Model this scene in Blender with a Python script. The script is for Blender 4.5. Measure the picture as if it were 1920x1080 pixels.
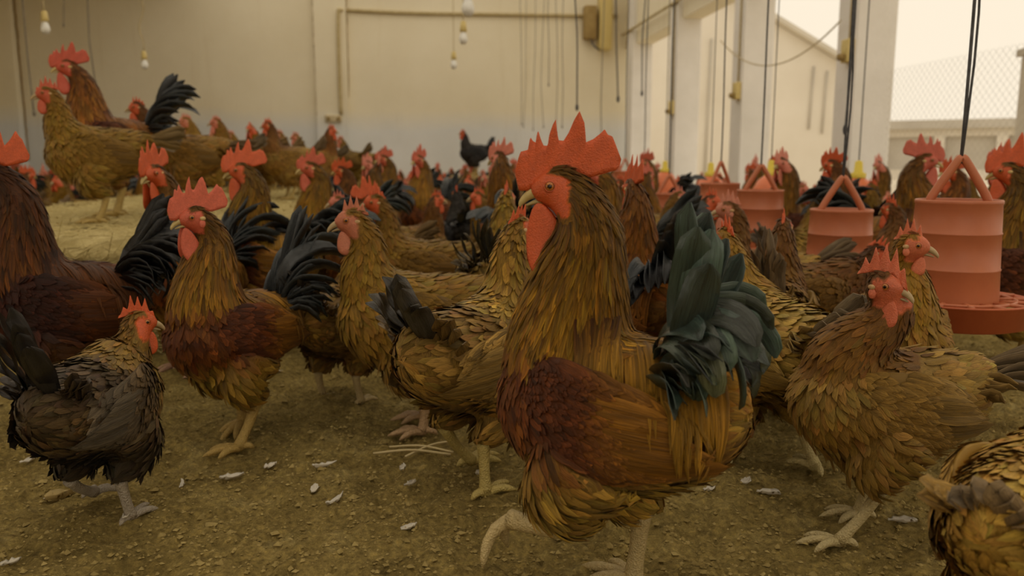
import bpy, bmesh, math, random
import numpy as np
from mathutils import Vector, Matrix
from mathutils.bvhtree import BVHTree

for o in list(bpy.data.objects):
    bpy.data.objects.remove(o, do_unlink=True)
scene = bpy.context.scene
COL = scene.collection
random.seed(7)

# ------------------------------------------------------------------ camera
H = 0.53
YAW = math.radians(6.84)
PITCH = math.radians(8.72)
FPX = 1500.0
cam_d = bpy.data.cameras.new('camera')
cam = bpy.data.objects.new('camera', cam_d)
COL.objects.link(cam)
cam.location = (0, 0, H)
cam.rotation_euler = (math.pi / 2 - PITCH, 0, -YAW)
cam_d.sensor_width = 36.0
cam_d.lens = FPX / 1920 * 36.0
cam_d.clip_start = 0.02
cam_d.clip_end = 300
cam_d.dof.use_dof = True
cam_d.dof.focus_distance = 1.12
cam_d.dof.aperture_fstop = 4.8
scene.camera = cam

# ------------------------------------------------------------------ sky, light, exposure
world = bpy.data.worlds.new('hazy_sky')
scene.world = world
world.use_nodes = True
wn = world.node_tree
wn.nodes.clear()
bg = wn.nodes.new('ShaderNodeBackground')
bg.inputs[0].default_value = (1.0, 0.875, 0.69, 1)
bg.inputs[1].default_value = 1.0
wo = wn.nodes.new('ShaderNodeOutputWorld')
wn.links.new(bg.outputs[0], wo.inputs[0])
scene.view_settings.view_transform = 'Standard'
scene.view_settings.look = 'None'
scene.view_settings.gamma = 1.0
scene.view_settings.use_curve_mapping = False
scene.view_settings.exposure = 0.0


# ------------------------------------------------------------------ helpers
def ray(px, py):
    c = np.array([0, math.cos(PITCH), -math.sin(PITCH)])
    u = np.array([0, math.sin(PITCH), math.cos(PITCH)])
    v = c + (px - 960) / FPX * np.array([1.0, 0, 0]) + (540 - py) / FPX * u
    cy, sy = math.cos(YAW), math.sin(YAW)
    return np.array([v[0] * cy + v[1] * sy, -v[0] * sy + v[1] * cy, v[2]])


def ground(px, py, z=0.0):
    r = ray(px, py)
    t = (z - H) / r[2]
    return np.array([r[0] * t, r[1] * t, z])


def at(px, dist, z=0.0):
    """ground point in the column of px, dist metres in front of the lens"""
    r = ray(px, 310)
    h = np.array([r[0], r[1]])
    f = np.array([math.sin(YAW), math.cos(YAW)])
    h = h / (h @ f) * dist
    return np.array([h[0], h[1], z])


def nrm(a):
    return a / np.maximum(np.linalg.norm(a, axis=-1, keepdims=True), 1e-9)


def smooth(a, b, x):
    t = np.clip((x - a) / (b - a), 0, 1)
    return t * t * (3 - 2 * t)


def mix(a, b, t):
    t = np.asarray(t)
    if t.ndim == 1:
        t = t[:, None]
    return np.asarray(a) * (1 - t) + np.asarray(b) * t


class Geo:
    """growing pile of verts / faces with per-vertex colour, feather coords and per-face material slot"""
    def __init__(s):
        s.v, s.f, s.c, s.u, s.m, s.n = [], [], [], [], [], 0

    def add(s, v, f, c=(1, 1, 1), u=None, m=0):
        v = np.asarray(v, dtype=np.float64).reshape(-1, 3)
        k = len(v)
        c = np.asarray(c, dtype=np.float64)
        if c.ndim == 1:
            c = np.tile(c, (k, 1))
        if u is None:
            u = np.zeros((k, 3))
        s.v.append(v); s.c.append(c); s.u.append(np.asarray(u))
        if isinstance(f, np.ndarray):
            f = [f]
        else:
            q = [x for x in f if len(x) == 4]
            t = [x for x in f if len(x) == 3]
            g = [x for x in f if len(x) > 4]
            f = [np.array(x, dtype=np.int64) for x in (q, t) if x] + [np.array([x], dtype=np.int64) for x in g]
        for a in f:
            s.f.append(a + s.n)
            s.m.append(np.full(len(a), m))
        s.n += k
        return s

    def merge(s, o):
        for v, c, u in zip(o.v, o.c, o.u):
            s.v.append(v); s.c.append(c); s.u.append(u)
        for f, m in zip(o.f, o.m):
            s.f.append(f + s.n); s.m.append(m)
        s.n += o.n

    def mesh(s, name, mats, smooth_shade=True):
        me = bpy.data.meshes.new(name)
        v = np.concatenate(s.v)
        me.vertices.add(len(v))
        me.vertices.foreach_set('co', v.astype(np.float32).ravel())
        tot = [np.full(len(a), a.shape[1]) for a in s.f]
        tot = np.concatenate(tot)
        idx = np.concatenate([a.ravel() for a in s.f])
        me.loops.add(len(idx))
        me.loops.foreach_set('vertex_index', idx.astype(np.int32))
        me.polygons.add(len(tot))
        st = np.concatenate([[0], np.cumsum(tot)[:-1]])
        me.polygons.foreach_set('loop_start', st.astype(np.int32))
        me.polygons.foreach_set('loop_total', tot.astype(np.int32))
        me.polygons.foreach_set('material_index', np.concatenate(s.m).astype(np.int32))
        me.polygons.foreach_set('use_smooth', np.full(len(tot), smooth_shade))
        me.update(calc_edges=True)
        ca = me.attributes.new('Col', 'FLOAT_COLOR', 'POINT')
        c = np.concatenate(s.c)
        ca.data.foreach_set('color', np.concatenate([c, np.ones((len(c), 1))], 1).astype(np.float32).ravel())
        ua = me.attributes.new('fuv', 'FLOAT_VECTOR', 'POINT')
        ua.data.foreach_set('vector', np.concatenate(s.u).astype(np.float32).ravel())
        for m in (mats if isinstance(mats, (list, tuple)) else [mats]):
            me.materials.append(m)
        return me


def link(name, me, parent=None):
    o = bpy.data.objects.new(name, me)
    COL.objects.link(o)
    if parent is not None:
        o.parent = parent
    return o


def tag(o, label=None, cat=None, group=None, kind=None):
    if label: o['label'] = label
    if cat: o['category'] = cat
    if group: o['group'] = group
    if kind: o['kind'] = kind
    return o


def empty(name, loc, rz=0.0, sc=1.0):
    o = bpy.data.objects.new(name, None)
    o.empty_display_size = 0.05
    COL.objects.link(o)
    o.location = loc
    o.rotation_euler = (0, 0, rz)
    o.scale = (sc, sc, sc)
    return o


def box(x0, x1, y0, y1, z0, z1):
    v = [(x, y, z) for z in (z0, z1) for y in (y0, y1) for x in (x0, x1)]
    f = [(0, 2, 3, 1), (4, 5, 7, 6), (0, 1, 5, 4), (2, 6, 7, 3), (0, 4, 6, 2), (1, 3, 7, 5)]
    return np.array(v, float), f


def bevel_box(x0, x1, y0, y1, z0, z1, b=0.01):
    bm = bmesh.new()
    v, f = box(x0, x1, y0, y1, z0, z1)
    vs = [bm.verts.new(p) for p in v]
    for q in f:
        bm.faces.new([vs[i] for i in q])
    bmesh.ops.bevel(bm, geom=list(bm.edges), offset=b, segments=2, affect='EDGES', profile=0.5)
    bm.verts.index_update()
    vv = np.array([p.co for p in bm.verts])
    ff = [tuple(p.index for p in q.verts) for q in bm.faces]
    bm.free()
    return vv, ff


def catmull(pts, n):
    """resample rows of pts smoothly to n rows"""
    pts = np.asarray(pts, float)
    k = len(pts)
    p = np.vstack([2 * pts[0] - pts[1], pts, 2 * pts[-1] - pts[-2]])
    t = np.linspace(0, k - 1, n)
    i = np.minimum(t.astype(int), k - 2)
    u = (t - i)[:, None]
    a, b, c, d = p[i], p[i + 1], p[i + 2], p[i + 3]
    return 0.5 * (2 * b + (c - a) * u + (2 * a - 5 * b + 4 * c - d) * u ** 2 + (3 * b - a - 3 * c + d) * u ** 3)


def tube(path, ra, rb=None, side=None, seg=12, cap=True):
    """closed tube; ra = radius along 'side', rb = radius along the other normal"""
    path = np.asarray(path, float)
    n = len(path)
    ra = np.broadcast_to(np.asarray(ra, float), (n,))
    rb = ra if rb is None else np.broadcast_to(np.asarray(rb, float), (n,))
    tg = nrm(np.gradient(path, axis=0))
    if side is None:
        side = np.array([0, 1.0, 0]) if abs(tg[:, 1]).mean() < 0.8 else np.array([1.0, 0, 0])
    side = np.broadcast_to(np.asarray(side, float), (n, 3))
    s = nrm(side - tg * (side * tg).sum(1, keepdims=True))
    w = np.cross(tg, s)
    a = np.linspace(0, 2 * math.pi, seg, endpoint=False)
    v = path[:, None] + s[:, None] * (np.cos(a)[None, :, None] * ra[:, None, None]) + w[:, None] * (np.sin(a)[None, :, None] * rb[:, None, None])
    v = v.reshape(-1, 3)
    i = np.arange(n - 1)[:, None] * seg
    j = np.arange(seg)[None]
    j2 = (j + 1) % seg
    q = np.stack([i + j, i + j2, i + seg + j2, i + seg + j], -1).reshape(-1, 4)
    f = [q]
    out_f = [tuple(x) for x in q]
    if cap:
        v = np.vstack([v, path[0], path[-1]])
        a0, a1 = n * seg, n * seg + 1
        out_f += [(a0, int((k + 1) % seg), int(k)) for k in range(seg)]
        b = (n - 1) * seg
        out_f += [(a1, b + k, b + (k + 1) % seg) for k in range(seg)]
    return v, out_f


def lathe(prof, seg=32):
    """prof rows (r, z); open surface of revolution about z"""
    prof = np.asarray(prof, float)
    n = len(prof)
    a = np.linspace(0, 2 * math.pi, seg, endpoint=False)
    v = np.stack([prof[:, None, 0] * np.cos(a), prof[:, None, 0] * np.sin(a), np.broadcast_to(prof[:, None, 1], (n, seg))], -1).reshape(-1, 3)
    i = np.arange(n - 1)[:, None] * seg
    j = np.arange(seg)[None]
    j2 = (j + 1) % seg
    q = np.stack([i + j, i + j2, i + seg + j2, i + seg + j], -1).reshape(-1, 4)
    return v, q


def vnoise(x, y, seed=0):
    """smooth value noise in [-1,1]"""
    xi, yi = np.floor(x).astype(np.int64), np.floor(y).astype(np.int64)
    fx, fy = x - xi, y - yi
    fx = fx * fx * (3 - 2 * fx); fy = fy * fy * (3 - 2 * fy)

    def h(a, b):
        k = (a * 374761393 + b * 668265263 + seed * 974711) & 0x7fffffff
        k = ((k ^ (k >> 13)) * 1274126177) & 0x7fffffff
        return ((k ^ (k >> 16)) & 0xffff) / 32767.5 - 1
    return (h(xi, yi) * (1 - fx) + h(xi + 1, yi) * fx) * (1 - fy) + (h(xi, yi + 1) * (1 - fx) + h(xi + 1, yi + 1) * fx) * fy


# ------------------------------------------------------------------ materials
def new_mat(name):
    m = bpy.data.materials.new(name)
    m.use_nodes = True
    nt = m.node_tree
    return m, nt, nt.nodes['Principled BSDF']


def nd(nt, t, **kw):
    n = nt.nodes.new(t)
    for k, v in kw.items():
        setattr(n, k, v)
    return n


def mix_rgb(nt, a, b, fac, mode='MIX'):
    n = nd(nt, 'ShaderNodeMix', data_type='RGBA', blend_type=mode)
    for i, x in ((6, a), (7, b), (0, fac)):
        if hasattr(x, 'default_value') or hasattr(x, 'links'):
            nt.links.new(x, n.inputs[i])
        elif i == 0:
            n.inputs[0].default_value = x
        else:
            n.inputs[i].default_value = (*x, 1)
    return n.outputs[2]


def noise(nt, scale, detail=4, rough=0.5, vec=None):
    n = nd(nt, 'ShaderNodeTexNoise')
    n.inputs['Scale'].default_value = scale
    n.inputs['Detail'].default_value = detail
    n.inputs['Roughness'].default_value = rough
    if vec is not None:
        nt.links.new(vec, n.inputs['Vector'])
    return n


def ramp(nt, src, stops):
    r = nd(nt, 'ShaderNodeValToRGB')
    e = r.color_ramp.elements
    while len(e) < len(stops):
        e.new(0.5)
    for el, (p, c) in zip(e, stops):
        el.position = p
        el.color = (*c, 1) if len(c) == 3 else c
    nt.links.new(src, r.inputs[0])
    return r.outputs[0]


def bump(nt, b, h, dist, strength=1.0):
    n = nd(nt, 'ShaderNodeBump')
    n.inputs['Distance'].default_value = dist
    n.inputs['Strength'].default_value = strength
    nt.links.new(h, n.inputs['Height'])
    nt.links.new(n.outputs[0], b.inputs['Normal'])


def objcoord(nt):
    return nd(nt, 'ShaderNodeTexCoord').outputs['Object']


def mat_noise(name, c1, c2, scale, rough=0.8, bump_d=0.0, bscale=None, spec=0.5):
    m, nt, b = new_mat(name)
    oc = objcoord(nt)
    n = noise(nt, scale, 5, 0.6, oc)
    nt.links.new(ramp(nt, n.outputs[0], [(0.3, c1), (0.7, c2)]), b.inputs['Base Color'])
    b.inputs['Roughness'].default_value = rough
    b.inputs['Specular IOR Level'].default_value = spec
    if bump_d:
        bump(nt, b, noise(nt, bscale or scale * 3, 5, 0.6, oc).outputs[0], bump_d)
    return m


def feather_mat(name, rough, sheen, spec=0.4, streak=0.55):
    m, nt, b = new_mat(name)
    col = nd(nt, 'ShaderNodeAttribute', attribute_name='Col').outputs['Color']
    uv = nd(nt, 'ShaderNodeAttribute', attribute_name='fuv').outputs['Vector']
    info = nd(nt, 'ShaderNodeObjectInfo')
    mp = nd(nt, 'ShaderNodeMapping')
    mp.inputs['Scale'].default_value = (5.0, 1.6, 40.0)
    nt.links.new(uv, mp.inputs['Vector'])
    n = noise(nt, 1.6, 3, 0.6, mp.outputs[0])
    g = ramp(nt, n.outputs[0], [(0.25, (1 - streak,) * 3), (0.75, (1 + streak * 0.9,) * 3)])
    c = mix_rgb(nt, col, g, 1.0, 'MULTIPLY')
    c = mix_rgb(nt, c, info.outputs['Color'], 1.0, 'MULTIPLY')
    nt.links.new(c, b.inputs['Base Color'])
    b.inputs['Roughness'].default_value = rough
    b.inputs['Specular IOR Level'].default_value = spec
    b.inputs['Sheen Weight'].default_value = sheen
    b.inputs['Sheen Roughness'].default_value = 0.4
    bump(nt, b, n.outputs[0], 0.0012)
    return m


def skin_mat(name, scale, rough, bd, sss=0.0):
    m, nt, b = new_mat(name)
    col = nd(nt, 'ShaderNodeAttribute', attribute_name='Col').outputs['Color']
    oc = objcoord(nt)
    n = noise(nt, scale, 4, 0.6, oc)
    g = ramp(nt, n.outputs[0], [(0.3, (0.86,) * 3), (0.7, (1.1,) * 3)])
    nt.links.new(mix_rgb(nt, col, g, 1.0, 'MULTIPLY'), b.inputs['Base Color'])
    b.inputs['Roughness'].default_value = rough
    v = nd(nt, 'ShaderNodeTexVoronoi')
    v.inputs['Scale'].default_value = scale * 2.5
    nt.links.new(oc, v.inputs['Vector'])
    bump(nt, b, v.outputs[0], bd)
    if sss:
        b.inputs['Subsurface Weight'].default_value = sss
        b.inputs['Subsurface Radius'].default_value = (0.006, 0.002, 0.001)
        b.inputs['Subsurface Scale'].default_value = 1.0
    return m


def flat_mat(name, c, rough=0.5, spec=0.5, metal=0.0):
    m, nt, b = new_mat(name)
    n = noise(nt, 9.0, 4, 0.6, objcoord(nt))
    nt.links.new(ramp(nt, n.outputs[0], [(0.3, tuple(x * 0.85 for x in c)), (0.7, tuple(min(1, x * 1.08) for x in c))]), b.inputs['Base Color'])
    b.inputs['Roughness'].default_value = rough
    b.inputs['Specular IOR Level'].default_value = spec
    b.inputs['Metallic'].default_value = metal
    return m


M = {}
M['plumage'] = feather_mat('plumage', 0.5, 0.04, 0.22)
M['gloss'] = feather_mat('glossy_tail_plumage', 0.22, 0.0, 0.7, 0.6)
M['skin'] = skin_mat('red_skin', 220, 0.5, 0.0005, 0.15)
M['leg'] = skin_mat('leg_scales', 160, 0.55, 0.0016)
M['horn'] = skin_mat('beak_horn', 60, 0.4, 0.0004)
me_, nt_, b_ = new_mat('eye')
nt_.links.new(nd(nt_, 'ShaderNodeAttribute', attribute_name='Col').outputs['Color'], b_.inputs['Base Color'])
b_.inputs['Roughness'].default_value = 0.06
M['eye'] = me_


# ------------------------------------------------------------------ the building
def wall_material():
    m, nt, b = new_mat('whitewashed_plaster')
    geo = nd(nt, 'ShaderNodeNewGeometry')
    sep = nd(nt, 'ShaderNodeSeparateXYZ')
    nt.links.new(geo.outputs['Position'], sep.inputs[0])
    n1 = noise(nt, 0.8, 6, 0.6, geo.outputs['Position'])
    mp = nd(nt, 'ShaderNodeMapping')
    mp.inputs['Scale'].default_value = (5, 5, 0.35)
    nt.links.new(geo.outputs['Position'], mp.inputs[0])
    n2 = noise(nt, 1.0, 5, 0.65, mp.outputs[0])
    upper = ramp(nt, n1.outputs[0], [(0.3, (0.82, 0.74, 0.55)), (0.7, (0.91, 0.84, 0.66))])
    # painted blue-white dado band up to 1.1 m, with a ragged edge
    lower = ramp(nt, n1.outputs[0], [(0.3, (0.70, 0.71, 0.70)), (0.7, (0.84, 0.85, 0.85))])
    ad = nd(nt, 'ShaderNodeMath', operation='MULTIPLY_ADD')
    nt.links.new(n1.outputs[0], ad.inputs[0]); ad.inputs[1].default_value = 0.25
    nt.links.new(sep.outputs[2], ad.inputs[2])
    f = ramp(nt, ad.outputs[0], [(0.0, (0, 0, 0)), (1.0, (1, 1, 1))])
    mr = nd(nt, 'ShaderNodeMapRange')
    nt.links.new(ad.outputs[0], mr.inputs[0])
    mr.inputs[1].default_value = 1.15; mr.inputs[2].default_value = 1.45
    c = mix_rgb(nt, lower, upper, mr.outputs[0])
    st = ramp(nt, n2.outputs[0], [(0.25, (0.86, 0.82, 0.74)), (0.42, (1, 1, 1))])
    c = mix_rgb(nt, c, st, 0.55, 'MULTIPLY')
    nt.links.new(c, b.inputs['Base Color'])
    b.inputs['Roughness'].default_value = 0.9
    bump(nt, b, noise(nt, 30, 4, 0.6, geo.outputs['Position']).outputs[0], 0.004)
    return m


M['wall'] = wall_material()
M['pillar'] = mat_noise('pillar_whitewash', (0.80, 0.77, 0.72), (0.92, 0.89, 0.85), 2.2, 0.9, 0.004, 40)
M['ceil'] = mat_noise('ceiling_boards', (0.50, 0.43, 0.30), (0.62, 0.55, 0.40), 1.5, 0.9)
M['stain'] = mat_noise('brown_dust_stain', (0.30, 0.20, 0.07), (0.42, 0.30, 0.12), 9, 0.95)
M['conduit'] = mat_noise('dusty_conduit', (0.46, 0.36, 0.17), (0.62, 0.52, 0.30), 14, 0.8)
M['cord'] = mat_noise('dark_cord', (0.05, 0.05, 0.055), (0.11, 0.11, 0.12), 60, 0.9)
M['palecord'] = mat_noise('pale_cable', (0.55, 0.46, 0.28), (0.7, 0.6, 0.4), 20, 0.8)
M['bulb'] = flat_mat('frosted_bulb_glass', (0.9, 0.9, 0.86), 0.25)
M['socket'] = mat_noise('yellowed_socket', (0.62, 0.48, 0.16), (0.74, 0.6, 0.26), 40, 0.6)

XR, XO, YB, XL, YN = 3.08, 3.38, 12.0, -5.62, -4.0
CEIL = 3.3
HEAD_Z, SILL_Z = 2.23, 0.25


def struct(name, geo_boxes, mat, parent=None, bev=0.0):
    g = Geo()
    for bx in geo_boxes:
        v, f = bevel_box(*bx, bev) if bev else box(*bx)
        g.add(v, f)
    o = link(name, g.mesh(name, mat, False), parent)
    if parent is None:
        o['kind'] = 'structure'
    return o


# ---- floor of packed litter: one lumpy mesh, fine near the lens
def litter_height(x, y):
    h = 0.010 * vnoise(x * 5, y * 5, 1) + 0.009 * vnoise(x * 14, y * 14, 2)
    h += 0.0065 * vnoise(x * 34, y * 34, 3) + 0.0075 * (1 - np.abs(vnoise(x * 62, y * 62, 4))) + 0.004 * vnoise(x * 118, y * 118, 5)
    return h


xs = np.concatenate([np.linspace(XL, -2.0, 26)[:-1], np.arange(-2.0, -1.2, 0.014), np.arange(-1.2, 1.5, 0.008), np.arange(1.5, 2.3, 0.014), np.linspace(2.3, XO, 10)])
ys = np.concatenate([np.linspace(YN, 0.35, 18)[:-1], np.arange(0.35, 1.7, 0.008), np.arange(1.7, 2.7, 0.013), np.linspace(2.72, 4.5, 60), np.linspace(4.6, YB + 0.1, 40)])
gx, gy = np.meshgrid(xs, ys)
gz = litter_height(gx, gy) * smooth(7.0, 3.0, gy)
fl = Geo()
nx, ny = len(xs), len(ys)
i, j = np.meshgrid(np.arange(nx - 1), np.arange(ny - 1))
k = (j * nx + i).ravel()
fl.add(np.stack([gx, gy, gz], -1).reshape(-1, 3), np.stack([k, k + 1, k + nx + 1, k + nx], -1))
m, nt, b = new_mat('packed_litter')
oc = objcoord(nt)
n1 = noise(nt, 9, 8, 0.72, oc)
n2 = noise(nt, 95, 6, 0.75, oc)
c1 = ramp(nt, n1.outputs[0], [(0.3, (0.23, 0.165, 0.048)), (0.55, (0.42, 0.310, 0.100)), (0.75, (0.58, 0.46, 0.19))])
c2 = ramp(nt, n2.outputs[0], [(0.32, (0.35, 0.32, 0.28)), (0.5, (0.95, 0.95, 0.95)), (0.68, (1.75, 1.7, 1.6))])
nt.links.new(mix_rgb(nt, c1, c2, 0.8, 'MULTIPLY'), b.inputs['Base Color'])
b.inputs['Roughness'].default_value = 0.95
b.inputs['Specular IOR Level'].default_value = 0.2
bump(nt, b, n2.outputs[0], 0.012)
M['litter'] = m
floor = link('floor', fl.mesh('floor', M['litter']))
floor['kind'] = 'structure'

# ---- walls
wb = struct('wall_back', [(XL, XO, YB, YB + 0.2, 0, CEIL)], M['wall'])
struct('pilaster', [(-1.38, -0.93, YB - 0.09, YB + 0.02, 0, CEIL)], M['wall'], wb, 0.008)
struct('pilaster', [(XL, XL + 0.28, YB - 0.16, YB + 0.02, 0, CEIL)], M['wall'], wb, 0.008)
# grimy drip streaks along the pilaster corners
rng = np.random.default_rng(3)
for x, w, zl in ((-1.385, 0.045, 1.25), (-0.925, 0.035, 1.5), (-5.33, 0.05, 0.6)):
    g = Geo()
    zz = np.linspace(zl, CEIL, 40)
    wd = w * (0.25 + 0.75 * (zz - zl) / (CEIL - zl)) * (0.6 + 0.5 * rng.random(40))
    pth = np.stack([np.full(40, x) + rng.normal(0, 0.003, 40), np.full(40, YB - (0.004 if x > -5 else 0.012)), zz], 1)
    g.add(*tube(pth, wd, 0.006, seg=6))
    link('dirt_streak', g.mesh('dirt_streak', M['stain']), wb)

# left wall: low near-end windows; near wall: wide doorway; unseen openings added for daylight
struct('wall_left', [(XL - 0.2, XL, 6.5, YB + 0.2, 0, CEIL), (XL - 0.2, XL, YN, 6.5, 2.3, CEIL), (XL - 0.2, XL, YN, 6.5, 0, 0.6)]
       + [(XL - 0.2, XL, y, y + 0.3, 0.6, 2.3) for y in (-4, -1, 2, 5)], M['wall'])
struct('wall_near', [(XL, -3.0, YN - 0.2, YN, 0, CEIL), (2.0, XO, YN - 0.2, YN, 0, CEIL), (-3.0, 2.0, YN - 0.2, YN, 2.6, CEIL)], M['wall'])
# right wall: low sill, lintel beam, pillars
wr = struct('wall_right', [(XR + 0.06, XO, YN, YB, 0, SILL_Z), (XR + 0.06, XO, YN, YB, HEAD_Z, CEIL)], M['wall'])
pillar_y = [5.46 + 1.98 * k for k in range(-4, 4)]
for y in pillar_y:
    struct('pillar', [(XR, XO, y, y + 0.27, 0, CEIL)], M['pillar'], wr, 0.012)
# conduit along the right wall under the ceiling and junction boxes on the pillars
g = Geo(); g.add(*tube([(XR - 0.02, y, 2.42) for y in np.linspace(5.0, 11.9, 12)], 0.018, seg=8))
link('conduit', g.mesh('conduit', M['conduit']), wr)
for y, z in ((5.46, 1.32), (7.44, 1.22), (9.42, 1.2)):
    g = Geo(); g.add(*bevel_box(XR - 0.05, XR + 0.01, y + 0.02, y + 0.12, z - 0.07, z + 0.09, 0.008))
    o = link('switch_box', g.mesh('switch_box', M['socket']), wr)
    g = Geo(); g.add(*tube([(XR - 0.05, y + 0.07, z - 0.03), (XR - 0.09, y + 0.07, z - 0.035)], 0.025, seg=10))
    link('switch_knob', g.mesh('switch_knob', M['stain']), o)
    g = Geo(); g.add(*tube([(XR - 0.012, y + 0.07, zz) for zz in np.linspace(z + 0.08, CEIL, 6)], 0.009, seg=6))
    link('cable', g.mesh('cable', M['conduit']), o)

# unseen ceiling; open skylight between cross beams, added and widened to brighten the hall
struct('ceiling', [(XL, -3.0, YN, YB, CEIL, CEIL + 0.1), (2.9, XO, YN, YB, CEIL, CEIL + 0.1)] + [(-3.0, 2.9, y, y + 0.14, CEIL, CEIL + 0.1) for y in (-4.0, -1.4, 1.2, 3.8, 6.4, 9.0, 11.86)], M['ceil'])

# conduit on the back wall with its socket box
g = Geo()
zc = 2.68
pth = [(3.0, YB - 0.03, zc + 0.02), (1.2, YB - 0.03, zc + 0.005), (0.0, YB - 0.03, zc), (-0.95, YB - 0.03, zc + 0.02)]
g.add(*tube(catmull(pth, 30), 0.024, seg=8))
pth = [(-0.95, YB - 0.04, zc + 0.02), (-1.0, YB - 0.11, zc), (-1.03, YB - 0.115, zc - 0.06), (-1.04, YB - 0.115, 2.0), (-1.035, YB - 0.115, 1.25)]
g.add(*tube(catmull(pth, 40), 0.026, seg=8))
cd = link('conduit', g.mesh('conduit', M['conduit']), wb)
g = Geo(); g.add(*bevel_box(-1.26, -1.03, YB - 0.13, YB - 0.085, 1.14, 1.24, 0.01))
sk = link('socket_box', g.mesh('socket_box', M['palecord']), cd)
for dx in (-1.21, -1.07):
    g = Geo(); g.add(*tube([(dx, YB - 0.13, 1.19), (dx, YB - 0.142, 1.19)], 0.028, seg=12))
    link('socket', g.mesh('socket', M['stain']), cd)

# electrical box cluster in the far right corner
e = empty('junction_box', (2.72, YB - 0.13, 2.2))
e.parent = wb
g = Geo(); g.add(*bevel_box(-0.02, 0.16, -0.1, 0.12, 0.0, 0.75, 0.015)); link('box_body', g.mesh('box_body', M['socket']), e)
g = Geo(); g.add(*bevel_box(-0.24, -0.06, -0.05, 0.12, 0.15, 0.62, 0.02)); link('meter', g.mesh('meter', M['stain']), e)
g = Geo(); g.add(*tube(catmull([(-0.14, -0.02, 0.15), (-0.1, -0.05, 0.05), (0.0, -0.05, 0.0), (0.05, -0.05, 0.1)], 16), 0.012, seg=6)); link('cable', g.mesh('cable', M['cord']), e)

# ------------------------------------------------------------------ outside the windows
M['yard'] = mat_noise('pale_yard', (0.70, 0.62, 0.48), (0.8, 0.72, 0.58), 0.7, 0.95)
M['render'] = mat_noise('white_render', (0.72, 0.66, 0.56), (0.82, 0.77, 0.68), 0.5, 0.95, 0.004, 6)
M['band'] = mat_noise('grey_band', (0.50, 0.46, 0.40), (0.60, 0.56, 0.49), 0.9, 0.95)
M['outroof'] = mat_noise('pale_roof_sheet', (0.62, 0.57, 0.48), (0.72, 0.67, 0.58), 0.8, 0.8)
yard = struct('ground_outside', [(-60, 90, -60, 100, -0.3, -0.03)], M['yard'])


def building_gable():
    # neighbouring shed: white long wall and gable seen through the second and third windows
    e = empty('farm_shed', (7.6, 19.0, -0.7))
    tag(e, 'white rendered farm shed with sloping roof edge seen through the second window', 'building')
    g = Geo()
    # end wall facing the hall, profile falls to the right
    prof = [(-5.2, 0), (3.4, 0), (3.4, 3.35), (-1.2, 5.75), (-5.2, 5.0)]
    n = len(prof)
    v = [(x, 0, z) for x, z in prof] + [(x, 9, z) for x, z in prof]
    f = [tuple(range(n)), tuple(range(2 * n - 1, n - 1, -1))] + [(i, n + i, n + (i + 1) % n, (i + 1) % n) for i in range(n)]
    g.add(v, f)
    link('wall', g.mesh('wall', M['render'], False), e)
    g = Geo()
    d = np.array([4.6, -2.4]) / np.hypot(4.6, 2.4)
    v = []
    for y in (-0.25, 9.2):
        for (x, z) in ((-1.2, 5.76), (3.4 + 0.4 * d[0], 3.36 + 0.4 * d[1])):
            v += [(x, y, z), (x, y, z + 0.12)]
    g.add(v, [(0, 2, 3, 1), (4, 5, 7, 6), (0, 1, 5, 4), (2, 6, 7, 3), (1, 3, 7, 5), (0, 4, 6, 2)])
    v2 = np.array(v)
    link('roof', g.mesh('roof', M['outroof'], False), e)
    for x, z0, z1 in ((2.0, 2.1, 3.6), (2.35, 2.0, 3.5), (-0.6, 1.0, 4.2)):
        g = Geo(); g.add(*tube([(x, -0.04, z0), (x + 0.05, -0.04, z1)], 0.025, seg=6))
        link('drain_pipe', g.mesh('drain_pipe', M['band']), e)
    return e


building_gable()


def low_block():
    # long low building straight across the yard, in the nearest window
    e = empty('farm_block', (27.5, 26.5, -0.6), -0.62)
    tag(e, 'low pale farm building with a long row of openings across the yard', 'building')
    g = Geo()
    g.add(*box(-19, 6.0, 0.35, 6, 0, 2.6)); g.add(*box(-19, 6.0, 0.0, 0.4, 0, 0.95)); g.add(*box(-19, 6.0, 0.0, 0.4, 2.3, 2.6))
    link('wall', g.mesh('wall', M['render'], False), e)
    g = Geo(); g.add(*box(-19.2, 6.2, -0.4, 6.2, 2.6, 2.95)); link('roof', g.mesh('roof', M['band'], False), e)
    for k in range(-5, 7):
        x = -7.8 + k * 2.2
        g = Geo(); g.add(*box(x, x + 0.4, -0.02, 0.42, 0.9, 2.35)); link('column', g.mesh('column', M['render'], False), e)
        g = Geo(); g.add(*box(x + 0.42, x + 2.18, 0.28, 0.34, 0.95, 2.3)); link('window', g.mesh('window', M['band'], False), e)
    # gabled end wing on the right
    g = Geo()
    prof = [(6.0, 0), (13, 0), (13, 5.4), (6.0, 2.7)]
    v = [(x, -1.0, z) for x, z in prof] + [(x, 6, z) for x, z in prof]
    g.add(v, [(0, 1, 2, 3), (7, 6, 5, 4)] + [(i, 4 + i, 4 + (i + 1) % 4, (i + 1) % 4) for i in range(4)])
    link('wing', g.mesh('wing', M['render'], False), e)


low_block()
p = at(1972, 6.6)
e = empty('gate_pillar', (p[0], p[1], 0), -0.3)
tag(e, 'square grey gate pillar outside the nearest window at the right edge', 'pillar')
g = Geo(); g.add(*bevel_box(-0.22, 0.22, -0.22, 0.22, -0.03, 1.42, 0.02)); link('shaft', g.mesh('shaft', M['band'], False), e)
g = Geo(); g.add(*bevel_box(-0.25, 0.25, -0.25, 0.25, 1.42, 1.48, 0.01)); link('capstone', g.mesh('capstone', M['band'], False), e)

# chain-link mesh stretched over the two nearest windows (outside face)
M['wire'] = flat_mat('galvanised_wire', (0.52, 0.47, 0.38), 0.6)


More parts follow.
